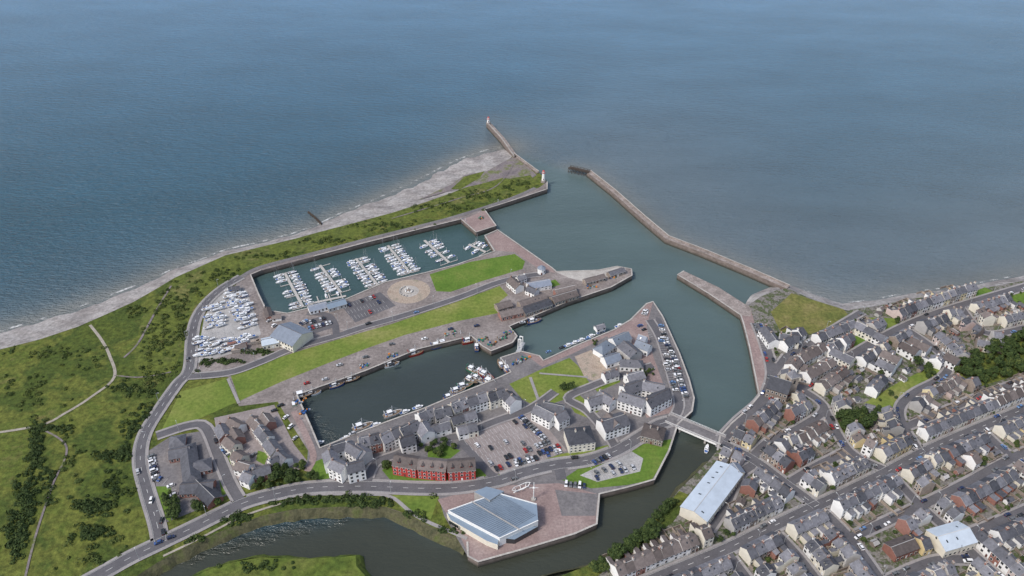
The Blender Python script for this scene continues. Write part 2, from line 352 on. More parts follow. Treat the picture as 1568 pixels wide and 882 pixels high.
area('round_plaza',[(c0[0]+8*math.cos(i/24*2*math.pi),c0[1]+8*math.sin(i/24*2*math.pi)) for i in range(24)],'concrete',True)
area('lawn',[(812,440),(850,428),(858,436),(820,447)],'green_lawn')
area('concrete_quay',[(850,416),(915,414),(945,408),(960,412),(930,425),(895,432),(870,425)],'concrete')
area('quay_paving',L1q[41:68]+[(732,861),(716,852),(680,790),(670,755),(560,742),(495,735),(470,710)],'old_asphalt')
area('promenade',L1q[50:58]+[(990,500),(1000,545),(1020,600),(1040,630),(990,640),(960,560),(930,515),(880,540),(830,562)],'red_paving')
area('car_park',[(1004,485),(1012,488),(1036,545),(1052,590),(1055,612),(1042,612),(1025,560),(1008,515)],'asphalt')
area('lawn',[(780,588),(830,565),(872,548),(885,560),(908,594),(870,610),(826,625),(800,612)],'lawn_grass')
area('lawn',[(868,612),(886,604),(917,630),(900,640),(880,632)],'lawn_grass')
area('building_plot',[(880,546),(905,536),(942,572),(915,586),(895,578)],'sand_lot')
area('lawn',[(905,590),(945,575),(950,585),(915,600)],'lawn_grass')
area('car_park',[(704,675),(815,628),(868,690),(840,702),(752,727)],'car_park_paving')
area('lawn',[(760,728),(860,695),(940,680),(900,700),(800,722)],'lawn_grass')
area('lawn',[(860,735),(890,715),(975,682),(1030,672),(1020,700),(998,735),(960,743),(905,748)],'green_lawn')
area('car_park',[(888,728),(965,690),(985,702),(980,722),(915,738)],'gravel')
area('promenade',[(670,765),(745,745),(855,740),(916,757),(912,803),(880,816),(800,840),(732,859),(718,851),(705,822)],'red_paving')
area('lawn',[(600,758),(672,760),(660,795),(615,780)],'lawn_grass')
area('slipway',[(850,750),(916,757),(912,790),(860,790)],'old_asphalt')
area('lawn',[(470,712),(495,702),(520,730),(490,735)],'green_lawn')
area('lawn',[(585,720),(600,708),(735,718),(745,728),(735,737),(600,738)],'green_lawn')
area('lawn',[(655,690),(680,680),(705,690),(690,702),(655,705)],'green_lawn')
area('estate_ground',[(328,640),(420,620),(450,680),(475,712),(420,735),(370,745),(350,710),(335,680)],'car_park_paving')
area('estate_ground',[(228,690),(262,668),(310,660),(335,700),(355,755),(300,782),(255,800),(240,750)],'old_asphalt')
for l in ([(238,745),(262,745),(262,800),(246,790)],[(330,700),(345,705),(356,750),(340,760)],[(340,690),(362,700),(360,715),(345,705)],[(395,690),(412,695),(405,712),(392,705)]): area('garden_lawn',l,'green_lawn')
greens=[([(1180,478),(1212,449),(1292,474),(1302,486),(1245,512),(1195,508)],'dry_grass'),([(1287,520),(1320,513),(1345,527),(1312,546)],'green_lawn'),([(1325,486),(1385,488),(1400,500),(1368,515)],'lawn_grass'),([(1262,550),(1280,545),(1298,556),(1276,566)],'green_lawn'),
([(1322,618),(1380,583),(1430,560),(1445,570),(1400,600),(1375,625),(1345,634)],'lawn_grass'),([(1452,560),(1520,528),(1640,490),(1640,550),(1500,592),(1462,590)],'wild_grass'),([(1470,457),(1508,440),(1520,446),(1482,463)],'green_lawn'),([(1530,452),(1600,430),(1640,450),(1545,472)],'green_lawn'),([(900,866),(960,836),(1000,798),(1040,752),(1060,760),(1030,800),(960,850),(890,900),(800,905)],'wild_grass'),([(1092,783),(1130,778),(1120,800),(1095,803)],'green_lawn'),([(1290,640),(1345,632),(1330,655),(1280,675),(1262,660)],'wild_grass')]
GW=[]
for l,mt in greens: area('grass_patch',l,mt); GW.append(PW(l))
area('grey_promenade',[(1134,483),(1150,476),(1160,510),(1172,560),(1172,600),(1162,606),(1157,580),(1147,530)],'red_paving')
area('jetty_paving',[(1037,421),(1047,415),(1100,440),(1150,472),(1150,485),(1134,483),(1085,450)],'breakwater_stone')
# ---------------------------------------------------------------- roads
road([(-60,990),(60,930),(150,882),(200,854),(250,830),(300,806),(340,786),(380,768),(430,755),(480,747),(560,745),(640,748),(700,747),(760,737),(800,724),(850,712),(900,705),(945,690),(985,666),(1010,650),(1028,645)],7.8,dash=True)
road([(246,830),(240,800),(225,750),(215,705),(222,665),(248,622),(272,588),(290,566),(294,520),(300,490),(315,465),(340,442),(370,424)],6.3,dash=True)
road([(285,577),(350,571),(400,554),(450,533),(520,513),(560,500),(620,483),(700,457),(760,434),(800,424),(830,420)],5.3,pav=1.2)
road([(370,424),(400,409),(480,388),(560,367),(640,347),(700,331),(780,305),(820,288)],4.5,'old_asphalt',pav=0,name='quay_road')
road([(515,512),(512,495),(500,482),(470,480)],5,pav=0)
road([(240,668),(290,652),(315,655),(335,700),(352,740),(368,768)],5.5)
road([(450,630),(470,670),(480,700),(470,722)],4,'red_paving',pav=0,name='lane')
road([(560,745),(575,710),(610,695),(650,675),(700,668),(760,645),(812,626),(850,600)],5,pav=1.2)
road([(765,735),(752,727),(704,675)],5,pav=0)
road([(945,690),(930,665),(900,630),(870,610),(905,592),(950,575),(1000,560)],5,pav=1.2)
road([(1028,645),(1040,620),(1030,580),(1012,520),(995,490)],5.5,pav=1.2)
road([(860,735),(855,712)],6,pav=0)
TW=[[(1100,677),(1150,702),(1205,742),(1250,775)],[(1250,775),(1300,752),(1360,722),(1420,690),(1500,655),(1620,605)],[(1250,775),(1180,808),(1110,842),(1030,875),(960,905)],[(1250,775),(1300,825),(1350,895)],
[(1158,495),(1172,530),(1182,575),(1168,612),(1132,645),(1103,676)],[(1170,610),(1225,595),(1280,560),(1340,524),(1400,494),(1470,469),(1620,425)],[(1150,702),(1180,675),(1225,655),(1262,625),(1225,595)],
[(1410,694),(1385,655),(1378,625),(1400,602),(1440,580),(1452,558),(1425,530),(1385,502)],[(1360,722),(1410,775),(1465,825),(1540,895)],[(1500,655),(1550,700),(1640,760)],[(1410,775),(1480,740),(1550,702),(1660,650)],[(1465,825),(1540,795),(1640,750)],[(1300,825),(1355,800),(1410,775)],[(1180,808),(1220,850),(1255,895)],[(1110,842),(1150,895)],[(1160,708),(1130,730),(1112,770),(1085,812)],[(1385,655),(1450,628),(1520,600),(1640,560)],[(1262,625),(1300,690),(1360,722)],[(1350,895),(1430,860),(1500,858)],[(1470,469),(1510,510),(1580,500),(1660,480)],[(1205,742),(1250,715),(1300,690)],[(1205,545),(1250,520),(1300,490),(1320,478)],[(1182,575),(1205,545)]]
for i,l in enumerate(TW): road(l,6.8 if i<6 else 5.2,'asphalt',pav=1.5,dash=i<3)
ZR=ZL[0]+.01
def path(l,w,mat='path_dirt',name='footpath'): road(l,w,mat,name,pav=0,reg=False)
path([(138,498),(155,520),(168,545),(175,578),(140,608),(100,633),(60,652),(-40,668)],2.0)
path([(262,438),(238,478),(212,525),(190,548)],1.6,'slag')
path([(60,655),(102,685),(80,745),(55,820),(35,900)],1.2,'slag'); path([(175,575),(215,578),(262,570)],1.2,'slag')
path([(790,245),(760,285),(700,305),(600,335)],1.4,'slag'); path([(349,580),(366,618)],2,'pavement'); path([(812,578),(824,612)],2,'pavement'); path([(826,572),(900,578)],1.6,'pavement')
path([(470,757),(560,757),(600,762),(640,792),(715,825)],2.2,'pavement'); path([(250,852),(300,828),(380,788),(470,760)],1.4,'path_dirt')
rc=np.array([p for c,w,_,_ in ROADS for p in c]); rw=np.array([w for c,w,_,_ in ROADS for p in c]); rid=np.array([i for i,(c,w,_,_) in enumerate(ROADS) for p in c])
mbp=MB(); mbl=MB()
for i,(c,w,pv,dash) in enumerate(ROADS):
    ns=normals(c); oth=rid!=i; oc=rc[oth]; ow=rw[oth]
    if pv:
        for sd in (1,-1):
            for k in range(len(c)-1):
                o1=sd*(w/2); o2=sd*(w/2+pv); z=ZR+.12
                p=[(c[j][0]+ns[j][0]*o,c[j][1]+ns[j][1]*o) for j,o in ((k,o1),(k+1,o1),(k+1,o2),(k,o2))]
                cx,cy=sum(a[0] for a in p)/4,sum(a[1] for a in p)/4
                if (np.hypot(oc[:,0]-cx,oc[:,1]-cy)<ow/2+.9).any(): continue
                vs=[(a[0],a[1],z) for a in p]; mbp.add(vs,[(0,1,2,3) if sd<0 else (3,2,1,0)],'pavement')
                mbp.quad((p[0][0],p[0][1],0),(p[1][0],p[1][1],0),(p[1][0],p[1][1],z),(p[0][0],p[0][1],z),'kerb')
    if dash:
        for k in range(0,len(c)-1,3): ribbon(mbl,c[k:k+2],.22,ZR,'road_paint')
        for sd in (1,-1): ribbon(mbl,c,.12,ZR-.002,'road_paint',sd*(w/2-.3))
mbp.obj('pavement'); mbl.obj('road_markings')
# ---------------------------------------------------------------- structures in water
def wallrib(name,l,w,z,mat='breakwater_stone',par=None,zb=-7,smooth=False):
    c=(cat if smooth else lin)(PW(l,z),4); ns=normals(c); mb=MB(); vs=[]
    for (x,y),(a,b_) in zip(c,ns):
        vs+=[(x+a*w/2,y+b_*w/2,z),(x-a*w/2,y-b_*w/2,z),(x+a*(w/2+.8),y+b_*(w/2+.8),zb),(x-a*(w/2+.8),y-b_*(w/2+.8),zb)]
    n=len(c); fs=[]
    mb.add(vs,[(4*i,4*i+1,4*i+5,4*i+4) for i in range(n-1)],mat)
    mb.add(vs,[(4*i,4*i+4,4*i+6,4*i+2) for i in range(n-1)]+[(4*i+1,4*i+3,4*i+7,4*i+5) for i in range(n-1)]+[(0,2,3,1),(4*n-4,4*n-3,4*n-1,4*n-2)],'quay_wall')
    if par:
        for i in range(n-1):
            o=par*(w/2-.45); a=(c[i][0]+ns[i][0]*o,c[i][1]+ns[i][1]*o); b=(c[i+1][0]+ns[i+1][0]*o,c[i+1][1]+ns[i+1][1]*o)
            an=math.atan2(b[1]-a[1],b[0]-a[0]); mb.box((a[0]+b[0])/2,(a[1]+b[1])/2,z,math.dist(a,b)+.02,.9,1.5,mat,ang=an,topmat='concrete')
    return mb.obj(name)
wallrib('breakwater',[(1207,440),(1150,415),(1080,386),(1022,364),(985,333),(940,293),(902,263)],4.6,.6,par=-1)
wallrib('pier',[(790,240),(770,212),(748,188)],4.8,1.2,par=1)
wallrib('quay_parapet',[(786,236),(824,264)],2.5,1.2,par=1)
def timberpier(name,l,w,z):
    c=lin(PW(l,z),3.5); ns=normals(c); mb=MB(); ribbon(mb,c,w,z,'timber_dark')
    for (x,y),(a,b_) in zip(c,ns):
        pr=[]
        for sd in (1,-1):
            X0,Y0=x+a*sd*w/2,y+b_*sd*w/2; mb.beam((X0,Y0,-7),(X0,Y0,z+1.1),.35,'timber_dark'); pr.append((X0,Y0))
        mb.beam((*pr[0],WZ+.5),(*pr[1],z-.3),.25,'timber_dark'); mb.beam((*pr[1],WZ+.5),(*pr[0],z-.3),.25,'timber_dark')
    for sd in (1,-1):
        for zz in (z+1.1,z-.3,-2.5):
            for i in range(len(c)-1):
                mb.beam((c[i][0]+ns[i][0]*sd*w/2,c[i][1]+ns[i][1]*sd*w/2,zz),(c[i+1][0]+ns[i+1][0]*sd*w/2,c[i+1][1]+ns[i+1][1]*sd*w/2,zz),.3,'timber_dark')
    mb.obj(name)
timberpier('timber_pier',[(903,263),(872,256)],5.5,.8)
timberpier('timber_outfall',[(492,343),(482,333),(472,325)],.8,-3)
def lighthouse(u,v,z,h,red=True):
    x,y=P(u,v,z); mb=MB()
    mb.cyl(0,0,0,2.6,2.4,2.2,12,'breakwater_stone'); mb.cyl(0,0,2.2,1.7,1.2,h-4,12,'white_paint')
    mb.cyl(0,0,h-1.8,1.7,1.7,.3,12,'red_paint'); mb.cyl(0,0,h-1.5,1.0,1.0,1.6,10,'lantern'); mb.cyl(0,0,h+.1,1.25,.05,1.1,10,'red_paint' if red else 'white_paint')
    for i in range(10):
        a=i/10*6.283; mb.beam((1.6*math.cos(a),1.6*math.sin(a),h-1.5),(1.6*math.cos(a),1.6*math.sin(a),h-.6),.08,'white_paint')
    mb.box(0,-1.45,2.3,.9,.3,2,'door_paint'); mb.obj('lighthouse',(x,y,z))
lighthouse(748,190,1.2,8); lighthouse(832,279,.1,12)
A=P(1026,641); B=P(1104,674); L=math.dist(A,B); an=math.atan2(B[1]-A[1],B[0]-A[0]); mb=MB()
mb.box(0,0,-.7,L+3,9.5,.7+ZR+.02,'concrete'); mb.box(0,0,ZR+.03,L+3,6.4,.02,'old_asphalt')
for sd in (1,-1):
    mb.box(0,sd*4.1,ZR+.03,L+3,1.3,.12,'pavement'); mb.box(0,sd*4.65,ZR+1.05,L+3,.12,.1,'white_paint'); mb.box(0,sd*4.65,ZR+.6,L+3,.08,.08,'white_paint')
    mb.box(0,sd*4.9,-.9,L+2,.3,1.1,'white_paint')
    k=-L/2
    while k<L/2: mb.box(k,sd*4.65,ZR+.1,.12,.12,1.0,'white_paint'); k+=2
for t in (-.25,.25): mb.box(L*t,0,-7,1.2,8,6.1,'concrete')
mb.obj('road_bridge',((A[0]+B[0])/2,(A[1]+B[1])/2,0),an)
mb=MB()
for dx in (-2.2,2.2):
    for dy in (-1.3,1.3): mb.beam((dx,dy,-4),(dx*.8,dy*.8,8.5),.5,'white_paint')
    mb.beam((dx*.8,-1.3,8.5),(dx*.8,1.3,8.5),.5,'white_paint')
mb.box(0,0,-.2,12,3,.5,'galvanised'); mb.obj('bascule_bridge',(*P(797,532),0),math.radians(70))
# ---------------------------------------------------------------- houses
OBB=[]
def obb(x,y,a,L,D): return (x,y,math.cos(a),math.sin(a),L/2,D/2)
def hit(o1,o2):
    dx,dy=o2[0]-o1[0],o2[1]-o1[1]
    if dx*dx+dy*dy>(math.hypot(o1[4],o1[5])+math.hypot(o2[4],o2[5]))**2: return False
    for o in (o1,o2):
        for ax in ((o[2],o[3]),(-o[3],o[2])):
            d=abs(dx*ax[0]+dy*ax[1])
            r=sum(q[4]*abs(q[2]*ax[0]+q[3]*ax[1])+q[5]*abs(-q[3]*ax[0]+q[2]*ax[1]) for q in (o1,o2))
            if d>r-.05: return False
    return True
def house(x,y,ang,L,D,h,r,wall='wall_white',roof='slate',name='house',chim=2,hip=False,st=2,ends=True,ext=0,dorm=False,over=.3,sky=0):
    mb=MB(); hx,hy=L/2,D/2; t=.16
    mb.add([(-hx,-hy,0),(hx,-hy,0),(hx,hy,0),(-hx,hy,0),(-hx,-hy,h),(hx,-hy,h),(hx,hy,h),(-hx,hy,h)],[(0,1,5,4),(1,2,6,5),(2,3,7,6),(3,0,4,7)],wall)
    ox=over if ends else 0; oy=.35; ze=h-oy*r/hy
    if hip:
        k=min(hx-.3,hy*.9)
        e=[(-hx-oy,-hy-oy,ze+t),(hx+oy,-hy-oy,ze+t),(hx+oy,hy+oy,ze+t),(-hx-oy,hy+oy,ze+t)]
        rr=[(-hx+k,0,h+r+t),(hx-k,0,h+r+t)]
        mb.add(e+rr,[(0,1,5,4),(2,3,4,5),(1,2,5),(3,0,4)],roof)
        lo=[(a,b,c-t) for a,b,c in e]; mb.add(e+lo,[(0,4,5,1),(1,5,6,2),(2,6,7,3),(3,7,4,0),(4,7,6,5)],'white_paint')
    else:
        mb.add([(-hx,-hy,h),(-hx,hy,h),(-hx,0,h+r),(hx,-hy,h),(hx,hy,h),(hx,0,h+r)],[(0,2,1),(3,4,5)],wall)
        for s in (-1,1):
            q=[(-hx-ox,s*(hy+oy),ze+t),(hx+ox,s*(hy+oy),ze+t),(hx+ox,0,h+r+t),(-hx-ox,0,h+r+t)]
            mb.add(q,[(0,1,2,3) if s<0 else (3,2,1,0)],roof)
            lo=[(a,b,c-t) for a,b,c in q]
            mb.add([q[0],q[1],lo[0],lo[1]],[(0,2,3,1)],'white_paint' if R()<.5 else 'rubber')
            mb.add([q[0],q[3],lo[0],lo[3],q[1],q[2],lo[1],lo[2]],[(0,1,3,2),(4,6,7,5)],'wall_grey')
            mb.add([lo[0],lo[1],lo[2],lo[3]],[(3,2,1,0)],'wall_grey')
        mb.box(0,0,h+r+t-.08,L+2*ox,.3,.16,'wall_grey' if R()<.3 else 'slate_brown')
    for i in range(chim):
        cx=(hx-.45)*(1 if i else -1)
        if hip: cx*=.35
        cm=random.choice(['wall_brick','wall_stone',wall,'wall_grey']); mb.box(cx,0.2,h+r-1,.75,1.3,2.1,cm); mb.box(cx,.2,h+r+1.1,.9,1.45,.15,'concrete')
        for py_ in (-.2,.2,.6): mb.cyl(cx,py_,h+r+1.25,.14,.11,.5,6,'terracotta')
    sh=h/st
    n=max(1,round(L/2.9))
    for s in (-1,1):
        for k in range(st):
            for i in range(n):
                wx=-hx+(i+.5)*L/n; z=k*sh+.95; yy=s*hy
                if k==0 and (i==n//2 and n>1 or n==1) and s<0:
                    mb.box(wx,yy,0.05,1.05,.12,2.15,'door_paint' if R()<.5 else 'white_paint'); continue
                ww=U(1.0,1.5); hh=min(1.5,sh-1.25)
                mb.box(wx,yy,z,ww+.3,.1,hh+.25,'white_paint' if wall!='wall_white' else 'wall_grey')
                mb.box(wx,yy,z+.12,ww,.16,hh,'glass_dark')
    if ends and not hip:
        for s in (-1,1):
            if R()<.5: mb.box(s*hx,U(-1,1),sh+.9,.14,1.0,1.3,'glass_dark')
    def onroof(xx,f,s,dz=0): return (xx,s*hy*(1-f),h+r*f+t+dz)
    for i in range(sky):
        s=random.choice((-1,1)); xx=U(-hx+1,hx-1); a=onroof(xx-.4,.45,s,.06);b=onroof(xx+.4,.45,s,.06);c=onroof(xx+.4,.65,s,.06);d=onroof(xx-.4,.65,s,.06)
        mb.add([a,b,c,d],[(0,1,2,3) if s<0 else (3,2,1,0)],'glass_dark')
    if dorm:
        m_=max(1,int(L/5))
        for i in range(m_):
            xx=-hx+(i+.5)*L/m_; y0=-hy*.72; zz=h+r*.28
            mb.box(xx,y0+1.1,zz,1.6,2.2,1.3,wall); mb.box(xx,y0-.0,zz+.3,1.1,.1,.85,'glass_dark')
            mb.add([(xx-1,y0-.25,zz+1.3),(xx+1,y0-.25,zz+1.3),(xx,y0-.25,zz+2.1),(xx-1,y0+2.6,zz+1.3),(xx+1,y0+2.6,zz+1.3),(xx,y0+2.6,zz+2.1)],[(0,2,5,3),(1,4,5,2),(0,1,2)],roof)
    if ext:
        w=L*.48; d=ext; xx=-hx+w/2+.05; hh=h*U(.55,.8)
        mb.add([(xx-w/2,hy,0),(xx+w/2,hy,0),(xx+w/2,hy+d,0),(xx-w/2,hy+d,0),(xx-w/2,hy,hh+.9),(xx+w/2,hy,hh),(xx+w/2,hy+d,hh),(xx-w/2,hy+d,hh+.9)],[(1,2,6,5),(2,3,7,6),(3,0,4,7)],wall)
        mb.add([(xx-w/2-.1,hy,hh+1.02),(xx+w/2+.2,hy,hh+.06),(xx+w/2+.2,hy+d+.2,hh+.06),(xx-w/2-.1,hy+d+.2,hh+1.02)],[(0,1,2,3)],roof)
        mb.box(xx,hy+d,hh*.5,.9,.1,1.1,'glass_dark')
        yl=U(4,7); mb.box(hx-.12,hy+d*.5+yl/2,0,.22,d+yl,1.8,'wall_stone'); mb.box(0,hy+d+yl,0,L,.25,1.8,'wall_stone')
    return mb.obj(name,(x,y,0),ang)
def ridge(u1,v1,u2,v2,D,h,r,wall='wall_white',roof='slate',name='house',unit=None,**k):
    a=P(u1,v1,h+r); b=P(u2,v2,h+r); L=math.dist(a,b); an=math.atan2(b[1]-a[1],b[0]-a[0])
    n=max(1,round(L/unit)) if unit else 1
    for i in range(n):
        t=(i+.5)/n; x,y=a[0]+(b[0]-a[0])*t,a[1]+(b[1]-a[1])*t
        w=random.choice(wall) if isinstance(wall,(list,tuple)) else wall
        dh=U(-.25,.25) if n>1 else 0
        house(x,y,an,L/n,D,h+dh,r,w,roof,name,ends=(n==1),**k); OBB.append(obb(x,y,an,L/n,D))
W3=['wall_white','wall_white','wall_white','wall_grey','wall_brick','wall_cream']
for q in [(548,672,582,664),(582,668,614,652),(612,657,640,643),(640,634,664,622),(664,628,690,622),(690,620,716,609),(714,611,746,600),(746,603,772,594)]:
    ridge(*q,9,7.5,3.2,W3,'slate',unit=7,name='dockside_town_house',chim=1,st=3,dorm=R()<.4,sky=1)
for q in [(775,598,790,613),(545,680,560,692),(645,645,655,660),(612,672,634,666)]: ridge(*q,9,7,3,W3,'slate',unit=7,name='town_house',chim=1,st=3)
for q in [(503,688,507,702),(508,704,528,713),(530,713,556,706),(505,684,530,676),(530,676,552,690)]: ridge(*q,8.5,8.5,2.6,'wall_white','slate',name='crescent_apartment_block',chim=1,st=3)
for q in [(604,697,640,703),(641,703,684,707),(685,707,727,704)]: ridge(*q,10,8,3.2,'wall_red','slate_brown',name='red_brick_apartment_block',chim=0,st=3,dorm=True)
for q in [(655,655,688,645),(690,640,728,628),(700,655,730,648),(672,632,690,640)]: ridge(*q,7.5,5,2.6,W3,'slate',unit=7,name='mews_house',chim=0)
for q in [(820,620,848,634),(832,616,862,622),(850,636,866,628)]: ridge(*q,9,7,3,'wall_white','slate',name='apartment_block',chim=1,st=3)
ridge(868,662,908,657,14,7,4,'wall_cream','slate',name='apartment_block',hip=True,chim=2,st=3)
ridge(921,646,958,634,12,7.5,3.5,'wall_white','slate',name='apartment_block',chim=2,st=3); ridge(930,632,946,648,8,7.5,3,'wall_white','slate_brown',name='apartment_block',chim=0,st=3)
for q in [(950,600,988,612),(990,613,1022,596),(955,592,982,583),(985,584,1018,590)]: ridge(*q,10,7.5,3.2,'wall_white','slate',name='apartment_block',chim=1,st=3,sky=3)
ridge(918,598,940,612,8,6,3,'wall_white','slate',name='house'); ridge(985,652,1018,660,12,5,3,'wall_stone','slate_brown',name='stone_house',hip=True)
ridge(900,612,925,604,8,5.5,2.8,'wall_white','slate',name='house'); ridge(960,575,985,568,8,5.5,2.8,'wall_white','slate',name='house'); ridge(925,572,945,566,7,4.5,2.4,'wall_white','slate',name='house')
for q,D_,h_,w_ in [((916,533,936,520),9,4.5,'wall_white'),((938,518,962,508),9,5.5,'wall_white'),((925,547,948,540),9,4,'wall_white'),((950,550,985,552),8,4,'wall_white'),((955,522,975,538),11,6.2,'wall_grey'),((975,520,996,528),8,4.8,'wall_white'),((978,512,990,516),7,4,'wall_white')]:
    ridge(*q,D_,h_,3.2,w_,'slate_blue' if R()<.7 else 'slate',name='aquarium_building',chim=0,hip=R()<.5,st=1,sky=1)
for q in [(336,648,344,664),(346,668,360,680),(350,640,368,650),(384,636,398,650),(396,652,410,668),(410,672,422,688),(424,690,438,702),(362,706,382,712),(386,720,412,712),(412,705,424,698),(372,722,386,728),(358,690,372,698),(356,655,364,668),(402,632,412,645)]:
    ridge(*q,8,5.2,2.8,['wall_brick','wall_white','wall_white','wall_cream'],'slate_brown' if R()<.6 else 'slate',unit=7.5,name='estate_house',chim=1)
for q in [(285,676,293,735),(258,690,290,684),(288,712,322,704),(276,742,326,738),(300,735,328,762),(258,672,282,668)]: ridge(*q,9.5,3.4,2.8,'wall_brick','slate',name='health_centre',chim=0,st=1,hip=R()<.5)
ridge(428,497,462,512,20,6,4,'wall_cream','slate_blue',name='boat_shed',chim=0,st=2); ridge(400,521,425,516,9,4,1.8,'wall_cream','metal_roof_pale',name='workshop',chim=0,st=1)
ridge(472,470,500,463,8,3.2,1.8,'wall_white','slate_blue',name='marina_office',chim=0,st=1); ridge(500,466,528,458,8,3.4,1.8,'wall_grey','metal_roof',name='marina_office',chim=0,st=1)
ridge(350,440,366,438,6,3,1.5,'wall_grey','slate',name='shed',chim=0,st=1)
for q in [(408,470,412,484),(416,484,430,482),(360,530,376,526)]: ridge(*q,5,2.6,1.2,random.choice(['wall_brick','wall_stone','wall_white']),'slate_brown',name='shed',chim=0,st=1)
for q,D,w in [((760,466,782,460),8,'wall_stone'),((765,478,800,470),8,'wall_brick'),((800,472,842,458),9,'wall_stone'),((795,462,835,450),8,'wall_stone'),((845,455,882,444),9,'wall_stone'),((850,444,880,437),7,'wall_brick')]: ridge(*q,D,3.6,2.4,w,'slate_brown' if R()<.5 else 'slate',name='harbour_workshop',chim=0,st=1,sky=2)
ridge(782,424,796,436,8,5,2.6,'wall_white','slate_brown'); ridge(792,424,804,420,6,4,2.2,'wall_white','slate'); ridge(808,434,842,428,9,4,2.4,'wall_white','slate_blue',name='yacht_club',chim=0)
ridge(808,438,822,444,7,4,2,'wall_white','slate',name='cottage')
ridge(895,428,925,420,6,3,1.6,'wall_stone','slate_brown',name='fish_store',chim=0,st=1); ridge(932,417,955,410,6,3,1.6,'wall_stone','slate',name='fish_store',chim=0,st=1)
ridge(912,500,925,496,5,2.6,1.4,'wall_white','slate',name='kiosk',chim=0,st=1)
mb=MB(); mb.cyl(0,0,0,3.2,3.2,5,8,'wall_white'); mb.cyl(0,0,5,3.6,.1,2.6,8,'slate_blue'); mb.box(0,-3.1,.1,1,.3,2.1,'door_paint'); mb.box(2.2,-2.2,2,1,.3,1.2,'glass_dark',ang=.785); mb.obj('harbour_watch_house',(*P(829,418),0))
def prism(mb,l,zt,wall,roof,z0=0):
    p=[P(u,v,z) for (u,v),z in zip(l,zt)]
    ar=sum(p[i][0]*p[(i+1)%len(p)][1]-p[(i+1)%len(p)][0]*p[i][1] for i in range(len(p)))
    if ar<0: p=p[::-1]; zt=zt[::-1]
    mb.poly(p,zt,roof); n=len(p)
    for i in range(n):
        a,b=p[i],p[(i+1)%n]; mb.quad((a[0],a[1],z0),(b[0],b[1],z0),(b[0],b[1],zt[(i+1)%n]),(a[0],a[1],zt[i]),wall)
    return p
mb=MB(); prism(mb,[(686,782),(762,755),(822,772),(824,797),(765,824)],[6.6,9,7.6,7.2,6.6],'wall_white','metal_roof')
prism(mb,[(684,784),(690,796),(745,828),(762,834),(764,824)],[4.4,4.2,4.2,4.4,4.8],'wall_cream','metal_roof')
prism(mb,[(726,753),(745,745),(772,752),(750,766)],[8.2,8.6,9.6,9.4],'wall_grey','metal_roof')
prism(mb,[(768,824),(805,806),(824,806),(788,826)],[4,4.4,4,3.8],'glass_dark','metal_roof')
a0,a1=P(686,782,6.6),P(762,755,9); b0,b1=P(765,824,6.6),P(823,790,7.3)
for i in range(1,24):
    t=i/24; s1=(a0[0]+(b0[0]-a0[0])*t,a0[1]+(b0[1]-a0[1])*t,6.62+.12); s2=(a1[0]+(b1[0]-a1[0])*t,a1[1]+(b1[1]-a1[1])*t,9-1.6*t+.12)
    mb.beam(s1,s2,.14,'slate_blue')
mid0=P(722,768,7.9); mid1=P(797,812,7.1); mb.beam((*mid0,8.1),(*mid1,7.3),.5,'wall_grey')
for (u1,v1,z1),(u2,v2,z2) in (((686,782,6.7),(762,755,9.1)),((686,782,6.7),(765,824,6.7)),((765,824,6.7),(824,797,7.3)),((762,755,9.1),(822,772,7.7))):
    mb.beam((*P(u1,v1,z1),z1),(*P(u2,v2,z2),z2),.45,'white_paint')
for i in range(14):
    t=i/14; x,y=P(690+56*t,803+30*t,0); mb.box(x,y-.3,.6,1.8,.3,2.4,'glass_dark',ang=-.5)
mb.obj('leisure_centre')
mb=MB(); mb.cyl(0,0,0,1.6,1.4,.8,12,'concrete'); mb.cyl(0,0,.8,.35,.18,13,8,'white_paint'); mb.beam((-2.5,0,9.5),(2.5,0,9.5),.2,'white_paint'); mb.cyl(0,0,9.2,.7,.7,.6,8,'white_paint'); mb.obj('ship_mast_monument',(*P(817,765),ZR))
mb=MB(); mb.cyl(0,0,0,3.5,3.5,.5,20,'concrete')
for i in range(5): mb.cyl(2.8*math.cos(i*.9+2),2.8*math.sin(i*.9+2),.5,.5,.4,1.0,8,'white_paint')
mb.cyl(0,0,.5,1.8,.4,1.4,10,'wall_stone')
for i in range(8):
    a=i*.33+2.2; mb.box(7.2*math.cos(a),7.2*math.sin(a),0,1.2,1.4,.7,'concrete',ang=a)
mb.obj('fountain_sculpture',(*c0,ZR))
mb=MB(); hullpts=[(-6,0),(-4,1.4),(0,1.8),(4,1.4),(6,0),(4,-1.4),(0,-1.8),(-4,-1.4)]
for a,b in zip(hullpts,hullpts[1:]+hullpts[:1]): mb.beam((a[0],a[1],1.8+abs(a[0])*.15),(b[0],b[1],1.8+abs(b[0])*.15),.25,'white_paint'); mb.beam((a[0],a[1],1.8+abs(a[0])*.15),(a[0]*.7,0,.2),.25,'white_paint')
mb.box(0,0,0,10,.8,.4,'white_paint',top=.8); mb.obj('boat_sculpture',(*P(798,750),ZR),.5)
def shed(u1,v1,u2,v2,D,h,r,name='factory_shed',roof='metal_roof_pale',wall='wall_cream'):
    a=P(u1,v1,h+r); b=P(u2,v2,h+r); L=math.dist(a,b); an=math.atan2(b[1]-a[1],b[0]-a[0]); x,y=(a[0]+b[0])/2,(a[1]+b[1])/2
    o=house(x,y,an,L,D,h,r,wall,roof,name,chim=0,st=1,sky=int(L/6)); OBB.append(obb(x,y,an,L+2,D+2))
shed(1063,783,1118,712,16,7,2.2); shed(1122,708,1132,722,8,6,2,roof='slate_blue'); shed(1436,822,1484,808,14,6,3,name='market_hall'); 
shed(1365,838,1400,825,9,5,2,roof='slate_brown',wall='wall_brick',name='community_hall')
ridge(1180,575,1212,585,12,8,6,'wall_stone','slate',name='church',chim=0)
